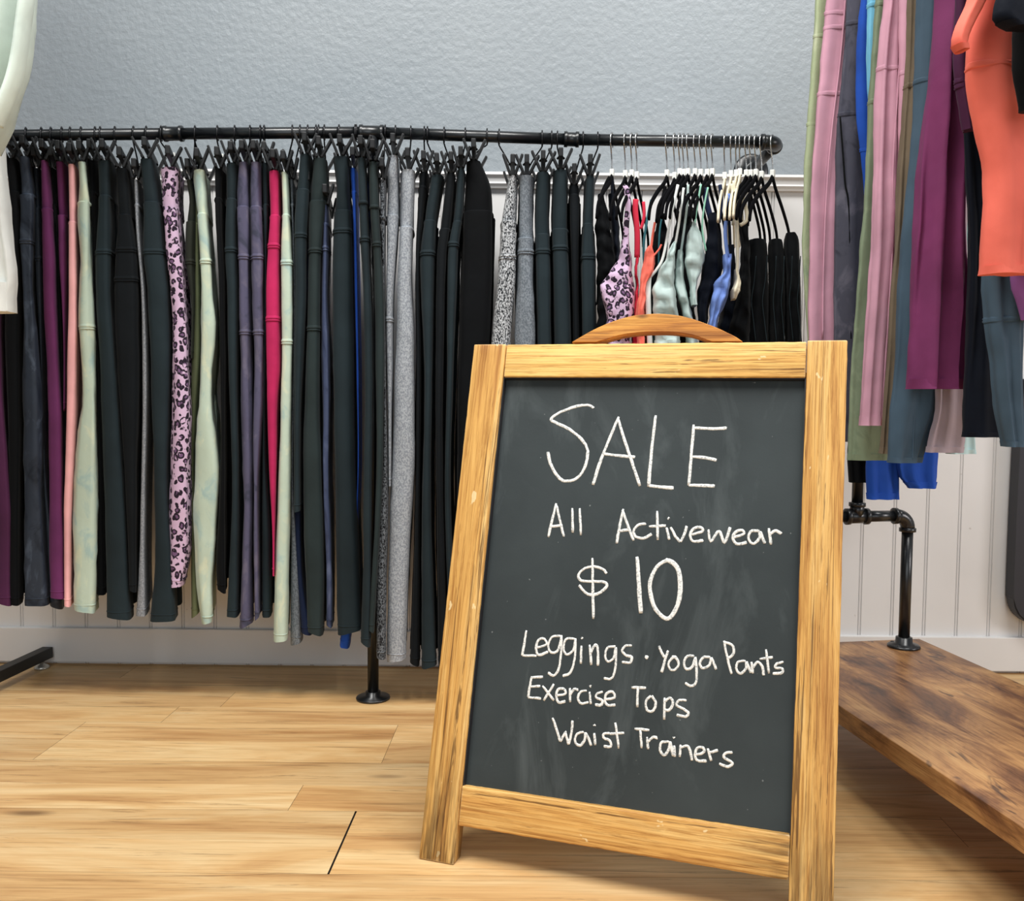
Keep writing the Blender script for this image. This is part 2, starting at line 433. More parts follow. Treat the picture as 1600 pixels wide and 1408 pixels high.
def leggings(desc, label, fab, rows, waist, seams=(), hook=None, Y=None, b=.06, marker=False, two=True, name='leggings', cat='leggings', hem=True, wr=.0012, hang=True, backfab=None, group=GR_LEG):
    Y = Y or (YB-.055)
    y0, y1 = rows[0][0], rows[-1][0]
    xm = (rows[0][1]+rows[0][2])/2
    xa = sum(r[1]+r[2] for r in rows)/(2*len(rows))
    d = view_dir(xa)
    P = lambda x, y: PY(x, y, Y)
    t = empty(name, PY((rows[-1][1]+rows[-1][2])/2, y1, Y)+d*b, label, cat, group)
    seed = random.random()*50
    bt = b+.012; dark = fab in DARK
    def bf(y):
        return bt*(1-.25*min(1, (y-y0)/(.35*(y1-y0))))
    # waistband
    bm = bmesh.new(); lv = make_levels(rows, y0, waist, 7, P, d, bf, bt, .0006)
    loft(bm, lv, 24, .6, seed, wr*1.6)
    c, e, dd, a, bb = lv[-1]
    loft(bm, [(c+Vector((0, 0, .003)), e, dd, a+.0006, bb+.0030), (c, e, dd, a+.0020, bb+.0046), (c-Vector((0, 0, .003)), e, dd, a+.0006, bb+.0030)], 24, .6, seed, 0)
    link('waistband', bm, fab, t)
    nleg = max(16, int((y1-waist)/18))
    lf = lambda y: bt*.56
    shifts = ((bt*.52, 0), (bt*1.42, 1)) if two else ((bt, 0),)
    for sh, k in shifts:
        yy1 = y1-(8+random.random()*8 if k else 0)
        bm = bmesh.new(); lv = make_levels(rows, waist, yy1, nleg, P, d, (lf if two else bf), sh, (.0042 if dark else -.0010)*k)  # dark pairs get a widened back leg standing in for the shadowed gaps
        sl = random.uniform(-.006, .006); loft(bm, lv, 24, .58, seed+k*9, wr*1.5, slant=sl)
        lg = link('leg', bm, (backfab or fab) if k else fab, t)
        if hem and k == 0:
            for (yh, g, h) in [(y1-11, .0008, .0012)]:
                i0 = make_levels(rows, yh, yh+1, 2, P, d, (lf if two else bf), sh)[0]
                c, e, dd, a, bb = i0
                bm = bmesh.new(); loft(bm, [(c+Vector((0, 0, h)), e, dd, a+g*.3, bb+g*.3), (c, e, dd, a+g*1.1, bb+g*1.1), (c-Vector((0, 0, h)), e, dd, a+g*.3, bb+g*.3)], 24, .58, seed, wr*1.5)
                link('hem', bm, fab, lg)
    for ys in seams:
        i0 = make_levels(rows, ys, ys+1, 2, P, d, (lf if two else bf), shifts[0][0])[0]
        c, e, dd, a, bb = i0; h = .0022
        bm = bmesh.new()
        tl = Vector((0, 0, 1))+e*random.uniform(-.5, .5)*0; h = .0034
        loft(bm, [(c+tl*h*2, e, dd, a+.0002, bb), (c+tl*h*.85, e, dd, a+.0016, bb+.0016), (c+tl*h*.3, e, dd, a+.0013, bb+.0013), (c, e, dd, a-.0002, bb-.0002), (c-tl*h*.3, e, dd, a+.0011, bb+.0011), (c-tl*h*.9, e, dd, a+.0016, bb+.0016), (c-tl*h, e, dd, a-.0004, bb-.0004), (c-tl*h*2, e, dd, a+.0002, bb)], 24, .58, seed, wr*1.5)
        link('pocket_seam', bm, fab, t)
    if hang:
        gt = PY(xm, y0, Y)
        clip_hanger(desc, hook if hook is not None else xm-4, gt, d, bt, marker, width=(PY(rows[0][2], y0, Y)-PY(rows[0][1], y0, Y)).length)
    return t

# fabrics
F = {}
F['black'] = fabric('black_jersey', (12, 17, 21), spec=.16); F['jet'] = fabric('jet_jersey', (5, 7, 10), spec=.12); F['char'] = fabric('charcoal_jersey', (29, 41, 46), spec=.2)
F['char2'] = fabric('green_charcoal_jersey', (36, 47, 48), spec=.2); F['slate'] = fabric('slate_satin', (48, 56, 67), 'camo', (36, 43, 53), (60, 68, 80), rough=.5)
F['velv'] = fabric('midnight_crushed_velvet', (42, 50, 62), 'camo', (26, 33, 44), (66, 76, 90), rough=.5)
F['plum'] = fabric('plum_jersey', (98, 42, 88)); F['dplum'] = fabric('dark_plum_jersey', (70, 28, 62)); F['pink'] = fabric('blush_jersey', (238, 176, 178))
F['sage'] = fabric('sage_tie_dye', (186, 203, 186), 'camo', (164, 190, 184), (204, 213, 188)); F['olive'] = fabric('olive_jersey', (104, 112, 82)); F['dolive'] = fabric('dark_olive_jersey', (40, 44, 36))
F['leo'] = fabric('lilac_leopard', (206, 178, 206), 'leopard', (34, 24, 38), (112, 84, 118)); F['grey'] = fabric('grey_marl', (150, 154, 160), 'melange', (118, 122, 128))
F['lgrey'] = fabric('light_grey_marl', (172, 178, 184), 'melange', (134, 140, 148)); F['mgrey'] = fabric('mid_grey_marl', (128, 136, 144), 'melange', (96, 104, 112)); F['mel'] = fabric('black_white_melange', (196, 200, 204), 'melange', (26, 30, 36))
F['dmel'] = fabric('dark_melange', (112, 118, 124), 'melange', (14, 17, 22)); F['camo'] = fabric('purple_grey_camo', (82, 80, 104), 'camo', (60, 62, 80), (100, 96, 116)); F['magenta'] = fabric('magenta_jersey', (182, 34, 88))
F['navy'] = fabric('navy_jersey', (18, 32, 62)); F['cobalt'] = fabric('cobalt_jersey', (26, 74, 168)); F['bsatin'] = fabric('blue_grey_satin', (62, 72, 100), 'camo', (42, 50, 74), (86, 96, 124), rough=.45)
F['mint'] = fabric('pale_mint_jersey', (212, 226, 216)); F['off'] = fabric('off_white_jersey', (232, 236, 232)); F['coral'] = fabric('coral_jersey', (246, 116, 98)); F['red'] = fabric('cherry_jersey', (214, 50, 74))
F['peri'] = fabric('periwinkle_jersey', (112, 140, 206)); F['cream'] = fabric('cream_jersey', (232, 222, 196)); F['sgrey'] = fabric('sage_grey_jersey', (182, 200, 196)); F['teal'] = fabric('teal_jersey', (60, 118, 128)); F['mintg'] = fabric('mint_green_jersey', (150, 206, 182))
F['dpink'] = fabric('dusty_pink_jersey', (200, 150, 168)); F['rcamo'] = fabric('dark_grey_camo', (72, 72, 84), 'camo', (52, 53, 64), (92, 90, 102)); F['rsage'] = fabric('sage_print_jersey', (166, 178, 142), 'camo', (146, 164, 132), (182, 190, 158))
F['dgreen'] = fabric('grey_green_marl', (124, 138, 112), 'camo', (112, 126, 102), (136, 150, 122)); F['taupe'] = fabric('taupe_jersey', (112, 98, 80)); F['sblue'] = fabric('steel_blue_jersey', (66, 86, 102)); F['mauve'] = fabric('mauve_grey_jersey', (176, 160, 168)); F['mulb'] = fabric('mulberry_jersey', (116, 48, 92))
F['sky'] = fabric('sky_blue_jersey', (116, 184, 214)); F['aqua'] = fabric('pale_aqua_jersey', (190, 220, 222)); F['ink'] = fabric('ink_blue_jersey', (10, 16, 28), spec=.15); F['lilac'] = fabric('violet_jersey', (146, 92, 160))

DARK = [F[k] for k in ('black', 'jet', 'char', 'char2', 'dolive', 'ink', 'slate', 'velv', 'navy')]
G = leggings
G('the plum pair at the left edge', 'dark plum leggings showing only low down at the left edge behind the off-white sleeve', F['dplum'], [(262, -22, -4), (560, -16, 1), (700, -10, 10), (800, -8, 17), (945, -10, 17)], 300, hook=-8, Y=YB-.06, b=.035)
G('the black pair beside the off-white sleeve', 'black leggings hanging just right of the off-white sleeve cuff', F['jet'], [(246, 4, 26), (330, 13, 30), (480, 5, 32), (700, 11, 30), (860, 13, 30), (946, 13, 31)], 300, hook=21)
G('the crushed midnight pair', 'midnight blue crushed velvet leggings left of the two plum pairs', F['velv'], [(244, 28, 47), (290, 32, 51), (305, 30, 53), (380, 32, 50), (440, 35, 50), (500, 35, 55), (600, 34, 63), (760, 36, 66), (900, 33, 74), (947, 32, 76)], 304, (378,), hook=41, wr=.003)
G('the slate satin pair', 'narrow slate satin leggings between the crushed velvet pair and the first plum pair', F['slate'], [(262, 50, 61), (330, 53, 63), (405, 53, 65), (600, 64, 68), (760, 67, 74), (950, 76, 97)], 325, (405,), hook=41, Y=YB-.03)
G('the longer plum pair', 'plum leggings, the longer wider of the two plum pairs, with a bare hem', F['plum'], [(250, 61, 74), (325, 62, 80), (400, 65, 86), (460, 66, 87), (560, 70, 92), (700, 74, 97), (860, 75, 99), (936, 77, 101)], 326, hook=65)
G('the black pair between the plum pairs', 'black leggings squeezed between the two plum pairs', F['jet'], [(262, 78, 85), (340, 82, 88), (460, 88, 93), (700, 98, 101), (900, 100, 103), (940, 99, 103)], 320, hook=80, Y=YB-.03, marker=True)
G('the narrow plum pair', 'plum leggings, the narrow pair tucked behind the blush pink ones', F['plum'], [(252, 84, 101), (335, 88, 102), (400, 90, 103), (460, 94, 103), (560, 99, 102), (640, 99, 101)], 336, hook=97, Y=YB-.045)
G('the blush pink pair', 'blush pink leggings beside the sage tie-dye pair', F['pink'], [(256, 104, 117), (345, 105, 118), (460, 104, 119), (560, 103, 119), (700, 101, 115), (800, 98, 111), (948, 99, 110)], 347, hook=110, b=.05)
G('the sage pair by the pink ones', 'sage green tie-dye leggings right beside the blush pink pair', F['sage'], [(252, 119, 133), (285, 121, 136), (315, 118, 140), (390, 121, 142), (470, 121, 143), (512, 120, 144), (560, 125, 148), (620, 126, 150), (660, 121, 151), (760, 112, 151), (860, 110, 150), (957, 111, 149)], 316, (512,), hook=127, wr=.0028)
G('the black pair behind the sage ones', 'black leggings half hidden between the sage pair and a charcoal pair', F['jet'], [(250, 134, 150), (340, 142, 148), (500, 145, 150), (700, 151, 160), (930, 150, 164)], 300, hook=149, Y=YB-.03)
G('the wide charcoal pair', 'charcoal leggings with a doubled pocket seam, third right of the blush pink pair', F['char'], [(250, 149, 174), (305, 152, 172), (390, 148, 174), (470, 149, 174), (560, 154, 181), (700, 158, 189), (800, 162, 196), (968, 165, 205)], 306, (394,), hook=157)
G('the black pocket pair', 'black leggings with two stitched pocket bands beside the thin grey marl pair', F['black'], [(262, 178, 199), (335, 182, 204), (390, 178, 213), (460, 176, 215), (600, 183, 216), (760, 194, 213), (925, 201, 213)], 336, (391, 437), hook=180, b=.055)
G('the thin grey marl pair', 'thin light grey marl leggings among black pairs, left of the leopard pair', F['grey'], [(280, 208, 215), (360, 211, 219), (460, 219, 227), (620, 221, 231), (760, 219, 228), (880, 216, 227), (963, 211, 229)], 320, hook=209, Y=YB-.045, marker=True)
G('the charcoal pair left of the leopard print', 'charcoal leggings with a flared hem directly left of the leopard pair', F['char'], [(247, 216, 239), (315, 221, 249), (395, 221, 257), (460, 228, 263), (600, 233, 265), (760, 239, 263), (880, 240, 270), (972, 231, 275)], 316, (394,), hook=229)
G('the leopard leggings', 'lilac leopard print leggings', F['leo'], [(260, 249, 279), (300, 251, 277), (340, 254, 279), (400, 258, 283), (460, 263, 288), (600, 266, 295), (760, 264, 296), (860, 262, 295), (918, 264, 284)], 328, hook=252, wr=.0025, marker=True)
G('the dark olive pair', 'very dark olive leggings with a crumpled waist right of the leopard pair', F['dolive'], [(280, 289, 300), (310, 293, 304), (350, 289, 304), (408, 288, 303), (470, 297, 304), (560, 297, 301)], 346, (410,), hook=305, Y=YB-.03)
G('the olive pair', 'plain olive leggings mostly behind the pale sage pair, hem at its left', F['olive'], [(290, 304, 309), (460, 302, 312), (560, 298, 312), (700, 296, 304), (860, 297, 306), (963, 298, 311)], 350, hook=305, Y=YB-.01)
G('the sage pair right of the leopard print', 'pale sage tie-dye leggings with a seam twist, right of the leopard and olive pairs', F['sage'], [(264, 299, 319), (320, 305, 322), (340, 307, 324), (408, 311, 330), (460, 312, 334), (530, 312, 337), (620, 311, 332), (680, 305, 338), (760, 303, 342), (840, 300, 338), (920, 305, 331), (975, 313, 330)], 334, (409,), hook=305, wr=.0028)
G('the lacy black pair', 'black leggings with ruched side right of the pale sage tie-dye pair', F['jet'], [(262, 332, 349), (320, 334, 345), (460, 340, 351), (700, 343, 352), (860, 338, 351), (925, 339, 352)], 310, hook=340, marker=True, wr=.003)
G('the charcoal pair left of the camo pairs', 'charcoal leggings just left of the two purple-grey camo pairs', F['char'], [(254, 352, 371), (310, 352, 369), (390, 350, 369), (460, 353, 371), (600, 356, 371), (760, 361, 373), (965, 352, 372)], 311, (391,), hook=367)
G('the left camo pair', 'purple-grey camo leggings, left one of the matching camo pairs', F['camo'], [(252, 371, 387), (320, 368, 389), (395, 371, 390), (460, 372, 391), (560, 374, 392), (700, 376, 393), (800, 379, 393), (900, 376, 392), (980, 374, 391)], 323, (402, 520), hook=391, wr=.002, marker=True)
G('the right camo pair', 'purple-grey camo leggings, right one of the matching camo pairs', F['camo'], [(252, 388, 406), (320, 389, 408), (395, 392, 412), (460, 394, 411), (560, 395, 412), (680, 394, 408), (760, 395, 404), (968, 396, 406)], 323, (402, 520), hook=407, wr=.002)
G('the charcoal pair left of the magenta ones', 'charcoal leggings between the camo pair and the magenta pair', F['char'], [(254, 408, 419), (320, 410, 419), (460, 413, 416), (700, 409, 415), (850, 408, 423), (965, 408, 424)], 320, hook=413, Y=YB-.035)
G('the magenta pair', 'bright magenta leggings beside the long sage pair', F['magenta'], [(266, 419, 436), (335, 420, 437), (385, 417, 437), (460, 414, 437), (560, 415, 438), (640, 416, 434), (740, 419, 432), (830, 424, 430), (900, 425, 429)], 337, (385, 499), hook=413, Y=YB-.058)
G('the sage pair by the magenta ones', 'long sage green leggings right beside the magenta pair', F['sage'], [(268, 438, 449), (330, 440, 452), (405, 437, 457), (460, 438, 457), (535, 439, 457), (640, 437, 455), (760, 433, 454), (880, 428, 451), (1003, 427, 448)], 336, (411, 535), hook=457, b=.05)
G('the grey marl pair behind the sage ones', 'dark grey marl leggings, only the hem seen right of the long sage pair', F['mgrey'], [(280, 452, 458), (460, 459, 461), (760, 454, 459), (900, 453, 468), (1007, 453, 472)], 320, hook=469, Y=YB-.02, b=.045)
G('the charcoal pair over the navy leg', 'charcoal leggings with a shiny waistband between the long sage pair and a boxy charcoal pair', F['char'], [(240, 467, 486), (295, 462, 483), (370, 459, 479), (460, 460, 479), (520, 459, 476), (640, 458, 470), (800, 458, 469)], 296, (368,), hook=481, Y=YB-.058)
G('the navy pair', 'dark navy leggings whose lower leg shows left of the mottled charcoal pair', F['navy'], [(300, 480, 483), (460, 470, 482), (600, 461, 471), (760, 459, 471), (900, 462, 474), (992, 470, 488)], 330, hook=494, Y=YB-.02)
G('the mottled charcoal pair', 'greenish charcoal leggings with a pleated waist left of the blue-grey satin strip', F['char2'], [(246, 487, 510), (310, 482, 511), (390, 481, 502), (460, 480, 500), (560, 477, 499), (660, 473, 500), (760, 472, 504), (880, 475, 507), (992, 479, 504)], 314, (392, 514), hook=498)
G('the blue-grey satin pair', 'blue-grey satin leggings seen as a narrow crinkled strip between charcoal pairs', F['bsatin'], [(320, 504, 513), (388, 503, 513), (460, 502, 511), (540, 502, 514), (620, 503, 516), (760, 504, 515), (900, 509, 519), (980, 509, 519)], 350, (389,), hook=507, Y=YB-.045, wr=.003)
G('the wide charcoal pocket pair', 'wide charcoal leggings with a curved pocket, left of the bright blue waistband', F['char'], [(243, 518, 545), (290, 524, 544), (330, 521, 549), (420, 519, 551), (520, 519, 553), (640, 520, 554), (760, 522, 556), (880, 524, 561), (990, 526, 565)], 329, (361,), hook=530)
G('the cobalt pair', 'cobalt blue leggings with bright waistband beside the wide charcoal pocket pair', F['cobalt'], [(262, 546, 557), (330, 550, 558), (460, 553, 560), (600, 556, 562), (760, 557, 561), (900, 540, 556), (1013, 530, 546)], 300, hook=555, Y=YB-.03)
G('the charcoal pair right of the cobalt ones', 'dark charcoal leggings directly right of the cobalt pair', F['char'], [(246, 557, 571), (320, 560, 574), (380, 562, 577), (460, 566, 580), (600, 568, 582), (760, 566, 580), (900, 566, 580), (1012, 562, 578)], 315, (373,), hook=557, Y=YB-.105, b=.03, two=False)
G('the charcoal pair left of the grey marl ones', 'charcoal leggings with doubled seam directly left of the light grey marl pairs', F['char2'], [(252, 575, 590), (320, 577, 592), (385, 581, 596), (460, 584, 601), (600, 586, 600), (760, 586, 597), (990, 574, 584)], 322, (381,), hook=602, Y=YB-.105, b=.03, two=False)
G('the straight light grey pair', 'light grey marl leggings, left one of the two light pairs', F['lgrey'], [(242, 604, 624), (340, 603, 622), (400, 603, 618), (460, 602, 614), (520, 602, 613), (570, 603, 613), (640, 605, 612), (760, 606, 611)], 336, (500,), hook=618, marker=True, b=.05, Y=YB-.06)
G('the black and white melange pair behind the grey ones', 'dark black-and-white melange leggings under the light grey pairs', F['dmel'], [(280, 592, 602), (460, 597, 601), (580, 599, 602), (700, 597, 605), (800, 592, 606), (900, 587, 603), (1033, 586, 602)], 340, hook=602, Y=YB-.085, b=.025, two=False)
G('the wide light grey pair', 'light grey marl leggings, right one of the two light pairs, wide straight hem', F['lgrey'], [(264, 626, 648), (350, 624, 645), (430, 621, 644), (500, 619, 646), (560, 616, 647), (700, 612, 648), (800, 608, 644), (900, 605, 638), (1034, 603, 634)], 355, hook=642, b=.05)
G('the black pair right of the grey marl ones', 'black leggings directly right of the light grey marl pairs', F['black'], [(268, 655, 669), (340, 651, 661), (420, 649, 656), (560, 650, 658), (800, 648, 656), (1040, 640, 656)], 292, hook=663, Y=YB-.04)
G('the charcoal pair with the leaning waist', 'charcoal leggings with a doubled seam, second right of the light grey pairs', F['char'], [(272, 673, 692), (340, 662, 681), (395, 656, 680), (460, 658, 679), (600, 662, 676), (800, 658, 674), (1044, 658, 682)], 345, (396,), hook=668, marker=True)
G('the dark pocket pair', 'black leggings with a stitched seam left of a pleated charcoal pair', F['black'], [(270, 697, 712), (350, 687, 705), (400, 681, 698), (520, 680, 694), (700, 680, 692), (1045, 684, 700)], 358, hook=694)
G('the pleated charcoal pair', 'charcoal leggings left of the black pair with its hanger turned', F['char'], [(262, 714, 726), (340, 708, 722), (382, 700, 716), (460, 698, 713), (600, 697, 708), (760, 694, 704), (1000, 700, 712)], 346, (382,), hook=727)
G('the black pair with the turned hanger', 'wide black leggings turned towards the room below a long black hanger bar', F['jet'], [(250, 728, 752), (290, 726, 768), (360, 722, 770), (460, 718, 769), (540, 716, 764), (600, 714, 756), (760, 712, 750), (1000, 715, 750)], 330, hook=761, marker=True, b=.05, Y=YB-.05)
G('the salt-and-pepper melange pair', 'salt-and-pepper melange leggings above the left top corner of the chalkboard', F['mel'], [(274, 794, 808), (340, 783, 807), (396, 779, 806), (460, 774, 804), (535, 768, 799), (700, 764, 796), (900, 764, 795)], 345, (402,), hook=780, wr=.002)
G('the mid grey pair', 'mid grey marl leggings directly right of the salt-and-pepper pair', F['mgrey'], [(274, 811, 835), (340, 809, 833), (395, 807, 835), (470, 806, 836), (540, 804, 837), (900, 806, 836)], 372, (394,), hook=847, wr=.0025)
G('the charcoal pair right of the mid grey ones', 'charcoal leggings directly right of the mid grey marl pair', F['char'], [(268, 837, 860), (330, 836, 858), (395, 837, 860), (540, 839, 862), (900, 840, 862)], 366, (393,), hook=862)
G('the big charcoal pair with straight seams', 'charcoal leggings with two straight seams, second right of the mid grey pair', F['char'], [(264, 864, 888), (330, 861, 888), (400, 863, 890), (540, 865, 893), (900, 866, 892)], 358, (388,), hook=871)
G('the black pair by the short coupling', 'black leggings below the rightmost pipe coupling', F['black'], [(288, 889, 905), (330, 890, 906), (400, 892, 905), (540, 895, 906), (900, 895, 906)], 305, hook=911, Y=YB-.04)
G('the last charcoal pair', 'dark charcoal leggings with doubled seam, last pair before the sports tops', F['char'], [(274, 914, 930), (345, 911, 927), (398, 908, 930), (460, 909, 930), (540, 910, 932), (900, 910, 930)], 350, (402,), hook=934, marker=True)

# ------------------------------------------------------------------ velvet hangers and sports tops
GR_VEL = 'velvet hangers at the right end of the pipe rail'; GR_TOP = 'sports tops at the right end of the pipe rail'
def velvet_hanger(desc, x, yneck, tilt, L=.155, drop=.10, col=None, rightarm=True):
    bp = bar_at(x); d = view_dir(x, 1.0)
    ca, sa = math.cos(tilt), math.sin(tilt)
    d = Vector((d.x*ca+d.y*sa, -d.x*sa+d.y*ca, 0))          # far end direction, turned to the right by tilt
    t = empty('velvet_hanger', bp, desc, 'hanger', GR_VEL)
    nk = PY(x+.3, yneck, YB)
    R = RB+.0036; pts = []
    for k in range(9):
        a = math.radians(-50+k*(230/8)); pts.append(bp+d*(R*math.cos(a))+Vector((0, 0, R*math.sin(a))))
    pts += [bp-d*R+Vector((0, 0, -.010)), bp-d*(R*.4)+Vector((0, 0, -.022)), (bp+nk)*.5+Vector((0, 0, -.012)), nk]
    bm = bmesh.new(); add_tube(bm, smooth_path(pts, 3), .0014, 6); link('hook', bm, M_chrome, t)
    Mx = Matrix((Vector((d.y, -d.x, 0)), d, Vector((0, 0, 1)))).transposed()
    bm = bmesh.new(); add_box(bm, nk+Vector((0, 0, -.004)), .0085, .011, .014, Mx, .0015); link('size_marker', bm, M_marker, t, False)
    for s in (-1, 1):
        p0 = nk+Vector((0, 0, -.010))
        pp = [p0, p0+d*(s*L*.18)+Vector((0, 0, -drop*.20)), p0+d*(s*L*.55)+Vector((0, 0, -drop*.48)), p0+d*(s*L*.9)+Vector((0, 0, -drop*.82)), p0+d*(s*L)+Vector((0, 0, -drop*1.12))]
        bm = bmesh.new(); e = Vector((d.y, -d.x, 0)); sp_ = smooth_path(pp, 4)
        add_tube(bm, sp_, [.0058]*len(sp_), 8, flat=(e, .0026)); link('arm', bm, col or M_velvet, t)
    return nk, d
def top(label, name, fab, rows, straps=(), Y=None, b=.035, strapfab=None, two_cup=False, wr=.0022, bandy=None, cat='sports top', sw=None, crump=.010):
    Y = Y or (YB-.10); y0, y1 = rows[0][0], rows[-1][0]
    xa = sum(r[1]+r[2] for r in rows)/(2*len(rows)); d = view_dir(xa)
    t = empty(name, PY((rows[-1][1]+rows[-1][2])/2, y1, Y)+d*b, label, cat, GR_TOP)
    P = lambda x, y: PY(x, y, Y)
    bf = lambda y: b*(.55+.45*min(1, (y-y0)/(.5*(y1-y0))))
    seed = random.random()*40
    bm = bmesh.new(); loft(bm, make_levels(rows, y0, y1, max(14, int((y1-y0)/5)), P, d, bf, b), 28, .7, seed, wr*1.4, fold=(.004, 1.6, seed), crump=crump); link('body', bm, fab, t)
    yb = y1-14
    bm = bmesh.new(); lv = make_levels(rows, yb, y1, 3, P, d, bf, b, .0012); loft(bm, lv, 28, .7, seed, wr*1.4, fold=(.004, 1.6, seed), crump=crump); link('hem_band', bm, fab, t)
    for st in straps:
        wpx = st[0]; pts = [P(x, y)+d*(b*.6) for x, y in st[1:]]
        pp = smooth_path(pts, 5); r = wpx/2*Y/FPX
        bm = bmesh.new(); add_tube(bm, pp, [r]*len(pp), 8, flat=(d, .0022)); link('strap', bm, strapfab or fab, t)
    return t
def VH(desc, x, y, tilt, **k): return velvet_hanger(desc, x, y, tilt, **k)

top('black racer-back top with a thin strap loop, first after the last charcoal leggings', 'singlet', F['jet'], [(300, 934, 944), (350, 932, 956), (430, 933, 962), (545, 932, 958)], [(5, (938, 305), (946, 285), (953, 272)), (2.5, (934, 445), (933, 470), (926, 480), (920, 476))], Y=YB-.05)
top('black tank top behind the leopard sports bra', 'singlet', F['ink'], [(300, 952, 962), (350, 954, 968), (430, 962, 972), (545, 960, 975)], [(5, (957, 302), (957, 285), (956, 272))], Y=YB-.02)
top('lilac leopard sports bra with one wide strap', 'sports_bra', F['leo'], [(372, 973, 984), (398, 966, 988), (425, 951, 990), (438, 938, 991), (446, 935, 992), (470, 941, 993), (492, 947, 992), (515, 945, 987), (548, 952, 984)], [(9, (979, 380), (979, 350), (982, 315), (979, 292), (974, 290))], Y=YB-.12, b=.03, cat='sports bra')
top('cherry red tank top with a long strap right of the leopard bra', 'singlet', F['red'], [(398, 993, 999), (440, 993, 998), (500, 990, 999), (548, 985, 999)], [(9, (996, 400), (996, 360), (993, 325), (994, 308)), (5, (1002, 355), (1007, 335), (1006, 312))], Y=YB-.10, b=.03)
top('coral sports bra with a plunging neck left of the sage bras', 'sports_bra', F['coral'], [(382, 1013, 1020), (398, 1007, 1024), (425, 1001, 1022), (440, 1000, 1010), (470, 996, 1009), (496, 992, 1008), (540, 996, 1008)], [(4, (1018, 384), (1021, 362), (1024, 345)), (3, (1020, 400), (1030, 388), (1034, 380))], Y=YB-.14, b=.025, cat='sports bra')
top('pale sage sports bra with long cream straps, leftmost of the sage ones', 'sports_bra', F['sgrey'], [(374, 1052, 1058), (390, 1046, 1057), (409, 1037, 1056), (425, 1028, 1055), (441, 1020, 1056), (465, 1019, 1059), (487, 1020, 1062), (545, 1024, 1064)], [(4.5, (1060, 285), (1048, 341), (1037, 398), (1027, 418), (1015, 432)), (9, (1014, 430), (1013, 445), (1013, 470), (1014, 500), (1016, 545)), (4, (1056, 378), (1061, 350), (1066, 315), (1069, 290))], Y=YB-.14, b=.03, strapfab=F['off'], cat='sports bra')
top('pale sage strappy bra in the middle of the sage ones with a twisted cup', 'sports_bra', F['sgrey'], [(388, 1060, 1068), (415, 1055, 1070), (440, 1056, 1072), (465, 1062, 1078), (490, 1066, 1084), (518, 1072, 1091), (545, 1075, 1090)], [(4, (1064, 395), (1069, 360), (1074, 320), (1076, 285))], Y=YB-.12, b=.03, cat='sports bra')
top('pale sage camisole with mint green straps, rightmost of the sage ones', 'singlet', F['sgrey'], [(344, 1083, 1087), (365, 1076, 1096), (395, 1072, 1103), (420, 1073, 1098), (445, 1078, 1090), (476, 1080, 1090)], [(3, (1104, 390), (1098, 355), (1101, 320), (1107, 290)), (3, (1086, 350), (1090, 320), (1096, 285))], Y=YB-.13, b=.025, strapfab=F['mintg'])
top('navy blue tank top with wide straps between the sage camisole and the periwinkle bra', 'singlet', F['ink'], [(330, 1108, 1122), (370, 1104, 1128), (420, 1098, 1128), (470, 1092, 1110), (540, 1094, 1106)], [(9, (1112, 340), (1104, 310), (1103, 290)), (6, (1124, 345), (1128, 310), (1126, 285))], Y=YB-.09, b=.03, strapfab=F['navy'])
top('periwinkle blue sports bra with a scooped edge', 'sports_bra', F['peri'], [(395, 1131, 1145), (425, 1130, 1143), (438, 1115, 1142), (450, 1113, 1141), (480, 1110, 1128), (505, 1107, 1120), (540, 1105, 1118)], [(6, (1138, 400), (1134, 360), (1138, 320), (1139, 300))], Y=YB-.12, b=.025, cat='sports bra')
top('cream bra with pale edging right of the periwinkle one', 'sports_bra', F['cream'], [(420, 1148, 1155), (440, 1146, 1159), (455, 1142, 1157), (466, 1142, 1150)], [(5, (1152, 425), (1153, 380), (1151, 330), (1147, 280)), (5, (1146, 350), (1147, 310), (1143, 285)), (6, (1157, 350), (1168, 340), (1163, 310), (1158, 303))], Y=YB-.10, b=.02, cat='sports bra')
top('teal strappy top showing thin straps left of the sage bras', 'singlet', F['teal'], [(500, 1012, 1030), (520, 1012, 1034), (545, 1014, 1034)], [(4, (1016, 505), (1006, 400), (1010, 350), (1018, 310)), (3, (1030, 505), (1030, 380), (1036, 330), (1040, 305))], Y=YB-.05, b=.02)
top('black tank top right of the cream bra', 'singlet', F['jet'], [(345, 1156, 1170), (400, 1158, 1174), (470, 1150, 1174), (545, 1128, 1170)], [(6, (1160, 350), (1156, 325), (1160, 300), (1166, 292)), (5, (1169, 350), (1172, 320), (1172, 300))], Y=YB-.06, b=.035)
for (lb, r) in (('black waist trainer, leftmost of the three with seamed panels', [(368, 1172, 1200), (376, 1169, 1203), (450, 1170, 1204), (545, 1168, 1203)]),
                ('black waist trainer, middle one of the three with seamed panels', [(368, 1204, 1226), (376, 1203, 1228), (450, 1205, 1230), (545, 1204, 1229)]),
                ('black waist trainer, rightmost of the three at the end of the rail', [(358, 1230, 1248), (366, 1228, 1253), (450, 1230, 1255), (545, 1230, 1256)])):
    t = top(lb, 'waist_trainer', F['jet'], r, (), Y=YB-.04, b=.07, cat='waist trainer', wr=.001, crump=.002)
    for q in (.25, .75):
        pts = []
        for y in (400, 440, 470, 500, 535):
            xl, xr = interp(r, y); pts.append(PY(xl+(xr-xl)*(q+.12*math.sin(y*.05)), y, YB-.043))
        pp = smooth_path(pts, 4); bm = bmesh.new(); add_tube(bm, pp, .0009, 5); link('boning_seam', bm, F['char'], t)
